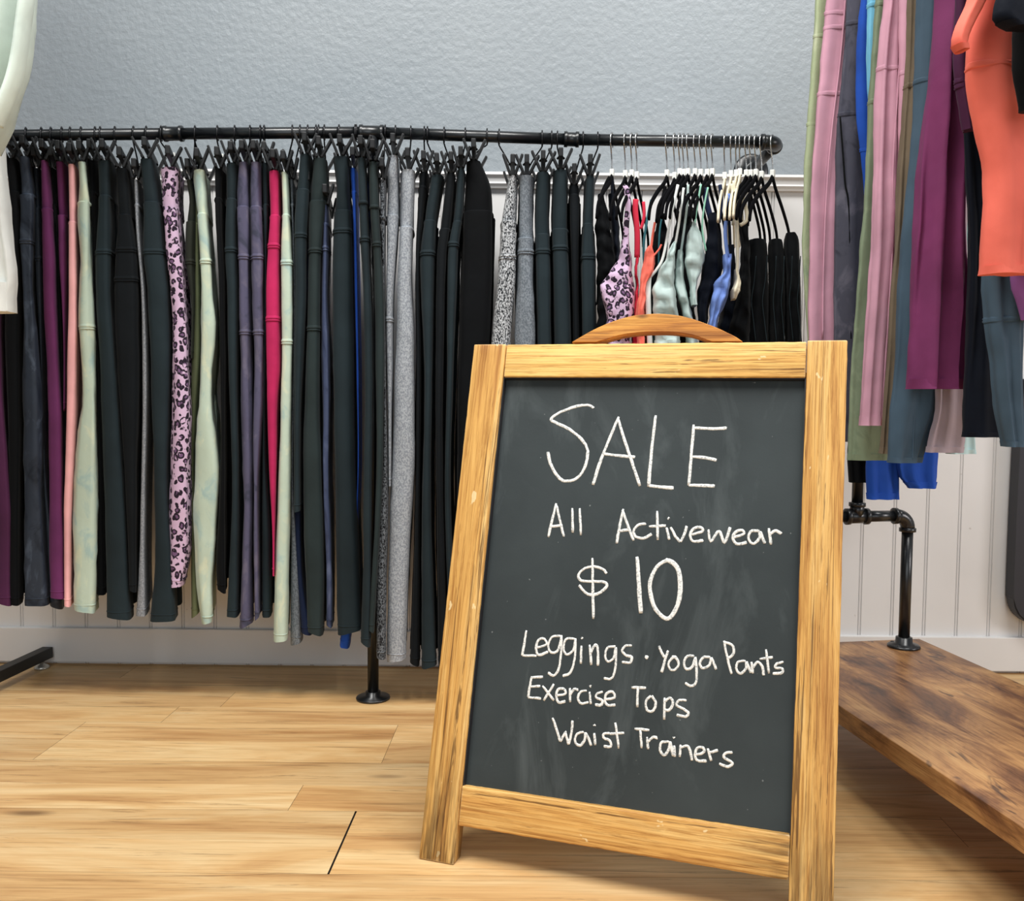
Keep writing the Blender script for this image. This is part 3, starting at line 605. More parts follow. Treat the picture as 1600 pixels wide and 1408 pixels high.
top('black sports bra added as dark fill between the coral and sage bras', 'sports_bra', F['jet'], [(330, 1030, 1040), (370, 1020, 1046), (430, 1008, 1040), (545, 1004, 1040)], [(6, (1032, 335), (1036, 310), (1040, 288))], Y=YB-.03, b=.03, cat='sports bra')  # black body added behind so the gap between the bras reads dark
top('black sports bra added as dark fill behind the sage bras', 'sports_bra', F['jet'], [(320, 1064, 1084), (370, 1050, 1080), (430, 1045, 1082), (545, 1040, 1090)], [(6, (1068, 325), (1068, 305), (1068, 285))], Y=YB-.02, b=.03, cat='sports bra')  # another added body, darkening the space behind the sage group
top('ink black tank top added as dark fill right of the periwinkle bra', 'singlet', F['ink'], [(380, 1136, 1150), (440, 1132, 1154), (545, 1118, 1150)], [(5, (1142, 385), (1140, 340), (1136, 300))], Y=YB-.02, b=.035)  # added dark filler for the gap beside the periwinkle bra
vh = [(956, 267, .17, 'the black racer-back top'), (977, 269, .17, 'the leopard sports bra'), (987, 268, .17, 'the black tank top behind the leopard bra'), (995, 271, .17, 'the cherry red tank top'),
      (1042, 268, .20, 'the coral sports bra'), (1054, 272, .20, 'the teal strappy top'), (1062, 266, .2, 'the leftmost pale sage bra'), (1068, 267, .2, 'an unseen top beside the leftmost sage bra'), (1075, 266, .2, 'the twisted sage bra'),
      (1086, 266, .2, 'an unseen top left of the sage camisole'), (1095, 267, .2, 'the sage camisole'), (1105, 267, .2, 'the navy tank top'), (1113, 266, .2, 'an unseen top right of the navy tank'), (1132, 272, .06, 'the periwinkle bra'), (1142, 269, .06, 'the bras right of the periwinkle one'),
      (1150, 268, .06, 'the cream bra'), (1156, 266, .06, 'an unseen top right of the cream bra'), (1166, 268, .21, 'the last black tank top'), (1173, 268, .21, 'an unseen top left of the waist trainers'), (1181, 267, .21, 'the leftmost waist trainer'), (1190, 270, .23, 'the middle waist trainer'), (1207, 268, .25, 'the rightmost waist trainer')]
for i, (x, y, tl, d_) in enumerate(vh):
    white = x in (1132, 1142, 1150, 1156)
    lb = ('cream velvet hanger carrying ' if white else 'black velvet hanger with chrome hook carrying ')+d_
    lb = lb.replace('carrying an unseen top beside', 'hanging right beside that of').replace('carrying an unseen top', 'hanging just')
    lb = lb.replace('just left of', 'just left of the hanger of').replace('just right of', 'just right of the hanger of')
    VH(lb, x, y, tl, col=F['cream'] if white else None)

# ------------------------------------------------------------------ chalkboard sign
M_wood_v = wood('pine_upright', 'z', (240, 202, 132), (222, 172, 96), (180, 124, 62), [(2, .17, -.02)])
M_wood_h = wood('pine_rail', 'x', (242, 204, 132), (224, 172, 96), (186, 128, 64), [(0, .39, .50)])
M_wood_top = wood('pine_top_rail', 'x', (250, 216, 142), (240, 194, 112), (214, 160, 84))
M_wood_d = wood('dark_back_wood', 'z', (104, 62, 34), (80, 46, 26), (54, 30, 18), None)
x0_, y0_, yaw, lean, SW, SH, sw, o1, o2, o3 = -.15257, 1.17313, .31235, .26219, .52283, .71566, .05021, .66597, .09999, .04971
sign = empty('chalkboard_sign', (x0_, y0_, 0), 'wooden A-frame chalkboard sale sign with an arched handle standing on the floor', 'sign')
sign.rotation_euler = (-lean, 0, -yaw)
SM = Matrix.Translation((x0_, y0_, 0)) @ Matrix.Rotation(-yaw, 4, 'Z') @ Matrix.Rotation(-lean, 4, 'X')
SI = SM.inverted(); R3 = SM.to_3x3()
sign.rotation_mode = 'XYZ'; sign.matrix_basis = SM
TH = .024
def board_piece(name, u0, u1, s0, s1, t0, t1, m, bev=.0022, foot=False, parent=None):
    bm = bmesh.new(); nseg = 14
    r = bmesh.ops.create_cube(bm, size=1.0)
    bmesh.ops.scale(bm, vec=(u1-u0, t1-t0, s1-s0), verts=bm.verts); bmesh.ops.translate(bm, vec=((u0+u1)/2, (t0+t1)/2, (s0+s1)/2), verts=bm.verts)
    if foot:
        for v in bm.verts:
            if v.co.z < s0+.001: v.co.z = s0+v.co.y*math.tan(lean)+.0005
    bmesh.ops.bevel(bm, geom=list(bm.edges), offset=bev, segments=3, affect='EDGES', profile=.55)
    # knocks along the edges
    long_ax = 0 if (u1-u0) > (s1-s0) else 2
    es = [e for e in bm.edges if abs(e.verts[0].co[long_ax]-e.verts[1].co[long_ax]) > .1]
    bmesh.ops.subdivide_edges(bm, edges=es, cuts=60)
    for v in bm.verts:
        q = noise.noise(v.co*55); q2 = noise.noise(v.co*140)
        v.co += Vector((.0006*q2 if long_ax == 2 else 0, .0004*q, .0006*q2 if long_ax == 0 else 0))
    bm.transform(SM)
    return link(name, bm, m, parent or sign)
board_piece('stile', 0, sw, 0, SH, 0, TH, M_wood_v, foot=True)
board_piece('stile', SW-sw, SW, 0, SH+.001, 0, TH, M_wood_v, foot=True)
board_piece('top_rail', sw+.0010, SW-sw-.0010, o1, SH-.0005, .0008, TH, M_wood_top)
board_piece('bottom_rail', sw+.0006, SW-sw-.0006, o3, o2, .0006, TH, M_wood_h)
def mat_board():
    t = NT('chalkboard_slate'); v = t.coord()
    col = t.ramp(t.noise(v, 5, 4, .6), [(.3, lin((46, 53, 55))), (.7, lin((58, 66, 68)))])
    sm = t.ramp(t.noise(t.coord((1, 1, .35)), 13, 5, .65, .8), [(.54, (0, 0, 0, 1)), (.78, (1, 1, 1, 1))])
    col = t.mix(t.math('MULTIPLY', sm, .22), col, lin((130, 140, 142)))
    dots = t.ramp(t.noise(v, 170, 1), [(.79, (0, 0, 0, 1)), (.82, (1, 1, 1, 1))])
    col = t.mix(t.math('MULTIPLY', dots, .35), col, lin((170, 176, 176)))
    return t.out(col, .62, t.bump(t.noise(v, 300, 2), .12, .0006), **{'Specular IOR Level': .3})
TB = .013
M_lip = plain('dark_lip_paint', (34, 34, 38), .5)
for (u0, u1, s0, s1) in ((sw, sw+.0015, o2, o1), (SW-sw-.0015, SW-sw, o2, o1), (sw, SW-sw, o1-.0015, o1)):
    bm = bmesh.new(); add_box(bm, Vector(((u0+u1)/2, .003+TB/2, (s0+s1)/2)), u1-u0, TB-.002, s1-s0); bm.transform(SM); link('panel_lip', bm, M_lip, sign, False, 'dark painted edge around the chalkboard')
bm = bmesh.new(); add_box(bm, Vector((SW/2, TB+.003, (o1+o2)/2)), SW-2*sw+.02, .006, o1-o2+.02); bm.transform(SM)
board = link('chalkboard_panel', bm, mat_board(), sign, False)
# handle: arched board on the top rail
pl0 = SM @ Vector((0, .006, 0)); pn = R3 @ Vector((0, 1, 0))
def on_sign(x, y, tt=0.0):
    p = PP(x, y, SM @ Vector((0, tt, 0)), pn); return SI @ p
outer = [(893, 534), (910, 524), (928, 514), (946, 506), (965, 499), (983, 494), (1001, 491), (1029, 489.5), (1057, 492), (1080, 497), (1100, 504), (1119, 511), (1136, 519), (1150, 526), (1160, 533)]
inner = [(931, 534), (945, 530), (958, 526), (974, 522), (992, 519.5), (1011, 518), (1029, 517.5), (1048, 518), (1064, 519.5), (1080, 522), (1090, 525), (1098, 528), (1106, 531), (1112, 533)]
bm = bmesh.new(); t0, t1 = .004, .022
ou = smooth_path([on_sign(x, y, t0) for x, y in outer], 3); ii = smooth_path([on_sign(x, y, t0) for x, y in inner], 3)
n = 42
def resamp(l, n): 
    out = []
    for i in range(n+1):
        f = i/n*(len(l)-1); j = min(int(f), len(l)-2); out.append(l[j].lerp(l[j+1], f-j))
    return out
ou = resamp(ou, n); ii = resamp(ii, n)
rings = []
for a, b in zip(ou, ii):
    q = (b-a)*.06
    prof = [Vector((a.x, t0+.002, a.z)), Vector((a.x, t1-.002, a.z)), Vector((a.x+q.x, t1, a.z+q.z)), Vector((b.x, t1, b.z)), Vector((b.x, t0, b.z)), Vector((a.x+q.x, t0, a.z+q.z))]
    rings.append([bm.verts.new(p) for p in prof])
for r1, r2 in zip(rings, rings[1:]):
    for k in range(6): bm.faces.new((r1[k], r1[(k+1) % 6], r2[(k+1) % 6], r2[k]))
bm.faces.new(rings[0]); bm.faces.new(rings[-1]); bm.transform(SM)
link('arched_handle', bm, wood('pine_handle', 'x', (226, 166, 80), (198, 132, 56), (140, 84, 34), worn=False), sign, False)
# rear frame leaning the other way
hinge = SM @ Vector((SW, TH+.001, SH-.02)); footR = PZ(1316, 1238)
udir = R3 @ Vector((1, 0, 0)); bdir = Vector((math.sin(yaw), math.cos(yaw), 0))
ft = hinge + bdir*((footR-hinge).dot(bdir)); ft.z = 0
sd = (hinge-ft).normalized(); nd = udir.cross(sd).normalized()
rear = None
def rear_piece(name, u0, u1, s0, s1, parent):
    bm = bmesh.new(); L = (hinge-ft).length
    M = Matrix((udir, -nd, sd)).transposed()
    c = ft + udir*((u0+u1)/2-SW) + sd*((s0+s1)/2*L) + (-nd)*(-.011)
    add_box(bm, c, u1-u0, .020, (s1-s0)*L, M, .002)
    mz = min(v.co.z for v in bm.verts)
    if s0 < .05: 
        for v in bm.verts: v.co.z = max(v.co.z, .0005)
    return link(name, bm, M_wood_d, parent, False, 'dark back wood')
rear_piece('rear_leg', SW-.046, SW-.004, 0, .985, sign)
rear_piece('rear_leg', .004, .046, 0, .985, sign)
rear_piece('rear_rail', .047, SW-.047, .10, .16, sign)
rear_piece('rear_rail', .047, SW-.047, .90, .975, sign)
bm = bmesh.new()
for u in (.03, SW-.03):
    add_tube(bm, [SM @ Vector((u-.018, TH+.002, SH-.006)), SM @ Vector((u+.018, TH+.002, SH-.006))], .004, 8)
link('hinge', bm, M_black_plastic, sign)
# chalk lettering, stroke by stroke on the panel
t = NT('white_chalk'); v = t.coord(); M_chalk = t.out(t.ramp(t.noise(v, 420, 2, .6), [(.34, lin((176, 180, 180))), (.5, lin((240, 240, 236)))]), .95, t.bump(t.noise(v, 500, 2), .5, .0008))
A = lambda o, s, lst: [[(o[0]+x/s, o[1]+y/s) for x, y in st] for st in lst]
Z7 = ((800, 600), 3.478); Z8 = ((780, 880), 3.3333)
text = {
 'SALE': (5.0, A(*Z7, [[(443,133),(425,118),(390,115),(330,128),(260,155),(212,190),(240,212),(300,240),(350,275),(385,310),(408,350),(410,390),(400,440),(375,490),(340,520),(300,528),(270,522),(240,490),(212,440),(200,400),(195,370)],
   [(580,178),(520,320),(480,420),(440,550)], [(575,185),(600,270),(640,390),(695,555)], [(495,380),(580,390),(670,398)], [(780,172),(760,350),(742,558)], [(742,552),(800,560),(878,565)],
   [(988,222),(975,380),(960,552)], [(990,238),(1080,243),(1168,240)], [(980,395),(1040,400),(1112,415)], [(960,550),(1030,552),(1102,555)]])),
 'All Activewear': (4.3, A(*Z7, [[(240,650),(218,740),(198,832)], [(242,660),(262,750),(282,830)], [(205,775),(275,768)], [(327,675),(330,810)], [(368,675),(375,822)],
   [(605,680),(585,770),(568,868)], [(600,685),(630,770),(660,852)], [(580,800),(640,790)], [(728,760),(690,765),(662,795),(672,830),(715,838),(760,815)], [(788,690),(792,848)], [(745,775),(835,770)], [(840,780),(855,848)], [(848,727),(853,733)],
   [(862,780),(890,830),(915,858)], [(915,858),(935,820),(950,772)], [(975,820),(1035,800),(1025,780),(990,785),(968,820),(985,855),(1040,850)], [(1068,790),(1080,855),(1125,800),(1155,862),(1185,780)],
   [(1200,835),(1260,815),(1250,795),(1215,805),(1200,840),(1225,870),(1275,860)], [(1345,800),(1300,800),(1285,840),(1310,868),(1345,840),(1348,805),(1375,868)], [(1395,785),(1408,875)], [(1400,820),(1430,798),(1465,815)]])),
 '$ 10': (6.0, A(*Z8, [[(560,55),(540,32),(490,18),(440,30),(412,65),(430,92),(490,95),(550,100),(560,120),(530,150),(490,165),(450,155),(415,115)], [(485,-27),(488,130),(490,290)],
   [(718,-33),(728,120),(738,262)], [(872,-15),(830,10),(798,60),(785,110),(790,170),(815,240),(872,290),(915,250),(938,180),(943,100),(930,30),(900,-5),(865,-17)]])),
 'Leggings Yoga Pants': (3.9, A(*Z8, [[(142,350),(130,420),(120,482)], [(120,482),(195,482)], [(195,440),(245,425),(235,395),(205,400),(192,440),(205,478),(255,462)], [(320,380),(275,385),(255,430),(270,465),(305,455),(325,385)], [(325,375),(322,470),(310,550),(285,585),(255,572)],
   [(395,395),(350,395),(335,440),(350,475),(385,455),(398,398)], [(398,392),(392,500),(370,570),(330,588)], [(428,430),(425,525)], [(430,388),(434,394)], [(470,425),(480,530)], [(478,470),(495,430),(512,440),(515,535)],
   [(605,435),(565,440),(552,480),(565,512),(595,495),(608,440)], [(608,438),(605,540),(585,600),(545,600)], [(690,430),(660,430),(640,455),(660,480),(690,490),(680,518),(640,515)],
   [(760,484),(774,496)], [(774,484),(760,496)], [(832,430),(845,465),(862,492)], [(880,455),(862,510),(845,570)], [(905,490),(882,520),(890,552),(915,555),(935,525),(920,492),(900,490)], [(1015,485),(980,485),(962,520),(975,552),(1005,540),(1022,492)], [(1022,488),(1028,560),(1025,620),(1000,640),(968,625)],
   [(1100,490),(1065,490),(1045,520),(1060,548),(1095,530),(1105,495),(1130,555)], [(1170,405),(1190,500),(1210,578)], [(1172,410),(1215,430),(1220,470),(1195,495)], [(1285,510),(1245,515),(1235,550),(1255,575),(1285,550),(1288,515),(1310,572)], [(1315,515),(1322,575)], [(1320,548),(1345,515),(1370,540),(1378,585)],
   [(1390,450),(1405,575)], [(1355,500),(1425,490)], [(1480,515),(1445,525),(1440,545),(1475,550),(1470,572),(1425,575)]])),
 'Exercise Tops': (3.9, A(*Z8, [[(170,590),(160,640),(150,700)], [(165,597),(228,592)], [(160,645),(215,640)], [(150,700),(218,705)], [(225,640),(285,715)], [(285,630),(232,715)], [(300,690),(345,680),(335,655),(305,660),(298,695),(310,725),(345,720)],
   [(368,650),(370,725)], [(370,685),(390,657),(412,662)], [(455,665),(425,670),(410,700),(425,730),(465,725)], [(470,670),(478,735)], [(474,637),(477,643)], [(540,670),(510,680),(505,700),(535,715),(530,738),(500,738)], [(550,710),(600,700),(590,670),(560,680),(550,715),(565,740),(605,738)],
   [(722,648),(718,750)], [(690,648),(765,650)], [(790,690),(765,720),(770,765),(800,770),(815,730),(795,690)], [(862,700),(858,815)], [(860,722),(890,702),(905,730),(885,765),(860,765)], [(975,715),(935,715),(925,740),(960,760),(985,780),(970,800),(925,790)]])),
 'Waist Trainers': (4.0, A(*Z8, [[(278,805),(300,870),(318,930)], [(318,930),(340,890),(350,880)], [(345,882),(362,945)], [(362,945),(375,890),(382,820)], [(440,880),(405,890),(395,930),(420,950),(445,920),(450,885),(480,950)], [(495,885),(500,948)], [(493,842),(497,848)], [(575,885),(545,890),(545,910),(575,925),(580,955),(545,955)],
   [(605,830),(622,965)], [(570,890),(650,885)], [(735,870),(742,965)], [(705,862),(782,870)], [(770,905),(775,970)], [(775,932),(800,907),(825,912)], [(885,930),(845,935),(838,975),(860,1000),(885,965),(890,930),(905,1005)], [(910,950),(915,1010)], [(908,907),(912,913)],
   [(945,945),(940,1010)], [(945,962),(985,955),(1005,1030)], [(1020,1000),(1065,985),(1060,960),(1030,965),(1020,1005),(1035,1030),(1080,1030)], [(1085,965),(1105,1030)], [(1095,987),(1140,975)], [(1215,985),(1180,990),(1170,1010),(1200,1030),(1215,1045),(1190,1060),(1145,1045)]])),
}
rc = random.Random(5)
cut = {'SALE': (('SALE', 10),), 'All Activewear': (('All', 5), ('Activewear', 99)), '$ 10': (('$', 2), ('10', 9)), 'Leggings Yoga Pants': (('Leggings', 14), ('a dot', 2), ('Yoga', 6), ('Pants', 99)),
       'Exercise Tops': (('Exercise', 13), ('Tops', 99)), 'Waist Trainers': (('Waist', 10), ('Trainers', 99))}
words_ = []
for line, (wpx, strokes) in text.items():
    at_ = 0
    for wd, n_ in cut[line]:
        words_.append((wd, {'$': 4.4, '10': 6.6}.get(wd, wpx), strokes[at_:at_+n_])); at_ += n_
for word, wpx, strokes in words_:
    bm = bmesh.new()
    for st in strokes:
        pts = [on_sign(x, y, TB) for x, y in st]
        pp = smooth_path(pts, 6); n_ = len(pp)
        rr = [max(.0004, wpx/2*1.2/FPX*(1.0+.22*noise.noise(Vector((p.x*90, p.z*90, 3.3)))-(.25 if i in (0, n_-1) else 0))*(.92+.2*(i/n_))) for i, p in enumerate(pp)]
        pp = [p+Vector((.00025*rc.uniform(-1, 1), 0, .00025*rc.uniform(-1, 1))) for p in pp]
        add_tube(bm, pp, rr, 8, flat=(Vector((0, 1, 0)), .0005))
    bm.transform(SM)
    link('chalk_lettering', bm, M_chalk, board, True, 'white chalk writing reading '+word)

# ------------------------------------------------------------------ right-hand wooden rack with pipe frame
def mat_rustic():
    t = NT('rustic_board')
    def mp(al, ac): return t.coord((ac, al, ac))
    base = t.ramp(t.noise(mp(5, 13), 1.0, 5, .62, .6), [(.33, lin((62, 40, 32))), (.45, lin((124, 84, 54))), (.58, lin((176, 130, 82))), (.75, lin((200, 158, 104)))])
    gr = t.ramp(t.noise(mp(9, 260), 1.0, 5, .7, .7), [(.36, (.5, .42, .36, 1)), (.54, (1, 1, 1, 1))])
    col = t.mix(.8, base, gr, 'MULTIPLY')
    dk = t.ramp(t.noise(mp(9, 30), 1.0, 3, .6, 1.2), [(.62, (0, 0, 0, 1)), (.70, (1, 1, 1, 1))])
    col = t.mix(t.math('MULTIPLY', dk, .75), col, lin((52, 36, 34)))
    return t.out(col, .36, t.bump(t.noise(mp(6, 110), 1.0, 3), .25, .001), **{'Specular IOR Level': .45})
M_rustic = mat_rustic()
ZT = .13
pc = PZ(1436, 998, ZT); pf1 = PZ(1325, 1112, ZT); pf2 = PZ(1600, 1283, ZT); pr2 = PZ(1600, 1075, ZT)
g = ((pf2-pf1).normalized()+(pr2-pc).normalized()).normalized(); g.z = 0; g.normalize()    # runs towards the camera
ee = Vector((-g.y, g.x, 0)); 
if ee.x < 0: ee = -ee
wid = (pc-pf1).dot(ee); LEN = 1.15
gM = Matrix((ee, -g, Vector((0, 0, 1)))).transposed()
rack = empty('garment_rack', Vector((pc.x, pc.y, 0)), 'garment rack with rustic wooden base shelf and black pipe frame at the right', 'garment rack')
rack.matrix_basis = Matrix.Translation((pc.x, pc.y, 0)) @ gM.to_4x4()
bl = pc-ee*wid
gM = Matrix((ee, -g, Vector((0, 0, 1)))).transposed()
# base shelf
thk = .030
bm = bmesh.new(); add_box(bm, pc-ee*(wid/2)+g*(LEN/2)+Vector((0, 0, -thk/2)), wid, LEN, thk, gM, .0015); link('base_shelf', bm, M_rustic, rack, False)
for su in (.05, .95):
    for sg in (.04, .96):
        p = pc-ee*(wid*su)+g*(LEN*sg)
        bm = bmesh.new(); add_tube(bm, [Vector((p.x, p.y, 0)), Vector((p.x, p.y, ZT-thk))], .017, 14); link('foot', bm, M_black_plastic, rack)
fl = PZ(1412, 1011, ZT); RP = .0108
def flange(p, nm='flange'):
    bm = bmesh.new(); add_lathe(bm, p, Vector((0, 0, 1)), [(.031, 0), (.031, .0035), (.028, .006), (.0165, .008), (.0155, .020), (RP, .021)], 32)
    for k in range(4):
        a = math.pi/4+k*math.pi/2; add_lathe(bm, p+Vector((.023*math.cos(a), .023*math.sin(a), .004)), Vector((0, 0, 1)), [(.004, 0), (.004, .003), (.002, .004)], 10)
    link(nm, bm, M_black_pipe, rack)
flange(fl)
zx = PY(1418, 806, fl.y).z
el = Vector((fl.x, fl.y, zx)); tee = el-ee*(PY(1418, 800, fl.y).x-PY(1340, 800, fl.y-.03).x); leftend = tee-(el-tee)
bm = bmesh.new(); add_tube(bm, [fl+Vector((0, 0, .015)), el-Vector((0, 0, .02))], RP, 18); link('short_post', bm, M_black_pipe, rack)
R_ = .024
def elbow(c, into):
    bm = bmesh.new(); cen = c+into*R_-Vector((0, 0, R_))
    pth = [cen-into*(R_*math.cos(a))+Vector((0, 0, R_*math.sin(a))) for a in [math.pi/2*k/8 for k in range(9)]]
    add_tube(bm, pth, RP*1.25, 18)
    add_lathe(bm, pth[0]+Vector((0, 0, .001)), Vector((0, 0, -1)), [(RP*1.2, 0), (RP*1.48, .001), (RP*1.48, .008), (RP*1.05, .009)])
    add_lathe(bm, pth[-1]-into*.001, into, [(RP*1.2, 0), (RP*1.48, .001), (RP*1.48, .008), (RP*1.05, .009)])
    link('elbow', bm, M_black_pipe, rack)
elbow(el, -ee)
bm = bmesh.new(); add_tube(bm, [el-ee*.022, tee+ee*.012], RP, 18); link('cross_pipe', bm, M_black_pipe, rack)
bm = bmesh.new(); add_tube(bm, [tee-ee*.022, tee+ee*.022], RP*1.25, 18); add_tube(bm, [tee, tee+Vector((0, 0, .026))], RP*1.25, 18)
for q, ax in ((tee-ee*.024, ee), (tee+ee*.024, -ee), (tee+Vector((0, 0, .028)), Vector((0, 0, -1)))):
    add_lathe(bm, q, ax, [(RP*1.05, 0), (RP*1.48, .001), (RP*1.48, .008), (RP*1.2, .009)])
link('tee', bm, M_black_pipe, rack)
bm = bmesh.new(); add_tube(bm, [tee-ee*.02, leftend+ee*.022], RP, 18); link('cross_pipe', bm, M_black_pipe, rack)
elbow(leftend, ee)
fl2 = Vector((leftend.x, leftend.y, ZT)); bm = bmesh.new(); add_tube(bm, [fl2+Vector((0, 0, .015)), leftend-Vector((0, 0, .02))], RP, 18); link('short_post', bm, M_black_pipe, rack); flange(fl2)
ZR = 1.62
bm = bmesh.new(); add_tube(bm, [tee+Vector((0, 0, .02)), Vector((tee.x, tee.y, ZR))], RP, 18); link('upright', bm, M_black_pipe, rack)
farR = Vector((tee.x, tee.y, ZR)); nearR = farR+g*1.0
bm = bmesh.new(); add_tube(bm, [farR-g*.01, nearR+g*.01], RP, 18); link('hanging_rail', bm, M_black_pipe, rack)
bm = bmesh.new(); add_tube(bm, [nearR, Vector((nearR.x, nearR.y, ZT))], RP, 18); link('upright', bm, M_black_pipe, rack)

# garments on it: each hangs across the rail, its face towards the room's front
GR_R = 'garments on the right-hand rack'
YT = -230
def hshort(l):
    return ' '.join(l.replace(',', '').split()[:7])
def rgarm(label, name, cat, fab, t, rows, seams=(), hems=(), b=.011, parts=None, legs=None, vseam=None, drop=True, wr=.0028, seamfab=None, fold=None, into=None):
    t += .03; p0 = farR+g*t
    P = lambda x, y: PP(x, y, p0, g)
    if rows[0][0] == YT:
        x_ = (rows[0][1]+rows[0][2])/2; ya_, yb_ = -1500.0, 200.0
        for _ in range(40):
            m_ = (ya_+yb_)/2
            if P(x_, m_).z > ZR-.083: ya_ = m_
            else: yb_ = m_
        rows = [(ya_, rows[0][1], rows[0][2])]+[r for r in rows[1:] if r[0] > ya_+5]
    yb = rows[-1][0]; xm = (rows[-1][1]+rows[-1][2])/2
    root = into or empty(name, P(xm, yb), label, cat, GR_R); seed = random.random()*60
    dd = -g
    bf = lambda y: b
    lv = make_levels(rows, rows[0][0], yb, max(14, int((yb-rows[0][0])/16)), P, dd, bf, 0)
    fold = fold or (.004, 2.2, rcl.random()*2)
    bm = bmesh.new(); loft(bm, lv, 36, .62, seed, wr, fold=fold); link('leg' if into else 'body', bm, fab, root)
    for ys in seams:
        c, e, d_, a, bb = make_levels(rows, ys, ys+1, 2, P, dd, bf, 0)[0]; h = .002; tl = Vector((0, 0, 1))
        bm = bmesh.new(); loft(bm, [(c+tl*h*2, e, d_, a, bb), (c+tl*h, e, d_, a+.0012, bb+.0016), (c, e, d_, a+.0004, bb+.0004), (c-tl*h, e, d_, a+.0012, bb+.0016), (c-tl*h*2, e, d_, a, bb)], 36, .62, seed, wr, fold=(fold[0]*.7, fold[1], fold[2])); link('seam', bm, fab, root)
    for hp in hems:
        lv2 = make_levels(rows, yb-hp, yb+1, 4, P, dd, bf, 0, .0009); lv2 = [(c, e, d_, a, bb+.0009) for c, e, d_, a, bb in lv2]
        bm = bmesh.new(); loft(bm, lv2, 36, .62, seed, wr, fold=fold); link('hem', bm, fab, root)
    if vseam:
        pts = []
        for (x, y) in vseam: pts.append(P(x, y)+g*(b+.0004))
        pp = smooth_path(pts, 6); bm = bmesh.new(); add_tube(bm, pp, .0016, 6); link('side_seam', bm, seamfab or fab, root)
    if drop:
        # hanger and hook up on the rail
        bp = p0; y0 = rows[0][0]; xc = (rows[0][1]+rows[0][2])/2
        top_ = P(xc, y0); 
        hx = empty('clip_hanger', bp, 'black clip hanger on the right-hand rack carrying the '+hshort(label), 'hanger', 'hangers on the right-hand rack')
        R = RP+.0034; pts = []
        for k in range(9):
            a = math.radians(-50+k*(230/8)); pts.append(bp+ee*(R*math.cos(a))+Vector((0, 0, R*math.sin(a))))
        cc = Vector((bp.x, bp.y, bp.z-.075)); hw = .075
        pts += [bp-ee*R+Vector((0, 0, -.01)), bp+Vector((0, 0, -.03)), cc]
        bm = bmesh.new(); add_tube(bm, smooth_path(pts, 3), .0013, 6); link('hook', bm, M_wire, hx)
        bm = bmesh.new(); add_box(bm, cc, hw*2, .006, .013, gM, .002); link('crossbar', bm, M_black_plastic, hx, False)
        for s in (-1, 1):
            bm = bmesh.new()
            for q in (-1, 1): add_box(bm, cc+ee*(s*hw*.85)+g*(q*.006)+Vector((0, 0, -.004)), .017, .003, .044, gM, .001)
            link('clip', bm, M_black_plastic, hx, False)
    return root
YT = -230
def W(l, w=125): return [(y, x, x+(w if callable(w) is False else w(y))) for y, x in l]
rgarm('pale sage print leggings, farthest left on the rack', 'leggings', 'leggings', F['rsage'], .01, W([(YT, 1290), (0, 1272), (60, 1270), (150, 1264), (280, 1257), (400, 1254), (530, 1260), (690, 1268)], 110), (58, 195), (), b=.010)
rgarm('dusty pink leggings with a pale side seam, left of the dark camo pair', 'leggings', 'leggings', F['dpink'], .045, W([(YT, 1312), (0, 1290), (60, 1286), (150, 1277), (280, 1267), (400, 1264), (530, 1262), (690, 1268)], 96), (22, 45, 148), (), b=.010, vseam=[(1320, -40), (1309, 90), (1296, 200), (1288, 290), (1283, 400), (1281, 530)])
rgarm('dark grey camo leggings with a black lace side seam', 'leggings', 'leggings', F['rcamo'], .08, W([(YT, 1345), (0, 1323), (60, 1320), (180, 1309), (260, 1307), (330, 1306), (400, 1305), (530, 1304), (690, 1310)], 80), (38, 180), (), b=.010, vseam=[(1308, 185), (1313, 250), (1316, 290), (1321, 320), (1323, 400), (1325, 530)], seamfab=F['jet'])
blue_ = rgarm('cobalt blue leggings whose two lower legs show below the steel blue flares', 'leggings', 'leggings', F['cobalt'], .11, [(YT, 1362, 1440), (0, 1345, 1430), (30, 1342, 1430), (150, 1338, 1430), (240, 1343, 1430), (300, 1350, 1420), (500, 1365, 1430), (600, 1362, 1425), (700, 1354, 1404), (779, 1357, 1401)], (235,), (9,), b=.009)
rgarm('', 'leggings', 'leggings', F['cobalt'], .13, [(YT, 1400, 1450), (300, 1400, 1450), (600, 1402, 1468), (700, 1405, 1467), (740, 1404, 1464), (762, 1420, 1461)], (), (9,), b=.009, into=blue_, drop=False)
rgarm('sky blue leggings seen as a sliver left of the sage pair near the top', 'leggings', 'leggings', F['sky'], .15, W([(YT, 1376), (0, 1358), (100, 1356), (155, 1359), (200, 1364), (400, 1380), (600, 1385)], 70), (8,), (), b=.009)
rgarm('grey-green marl leggings with a long hem, directly right of the chalkboard corner', 'leggings', 'leggings', F['dgreen'], .18, [(YT, 1388, 1470), (0, 1369, 1460), (60, 1364, 1455), (150, 1358, 1450), (260, 1353, 1445), (330, 1347, 1440), (400, 1339, 1432), (540, 1330, 1425), (640, 1327, 1410), (718, 1325, 1388)], (8, 160), (9,), b=.010)
rgarm('dusty pink leggings with a cuffed hem ending in the open, right of the grey-green pair', 'leggings', 'leggings', F['dpink'], .215, [(YT, 1404, 1440), (0, 1383, 1420), (60, 1376, 1414), (130, 1371, 1408), (250, 1366, 1406), (330, 1364, 1405), (400, 1362, 1400), (480, 1356, 1394), (560, 1351, 1388), (664, 1345, 1379)], (108,), (14,), b=.010, vseam=[(1412, -40), (1403, 60), (1396, 160), (1390, 260), (1388, 400), (1381, 520), (1371, 664)])
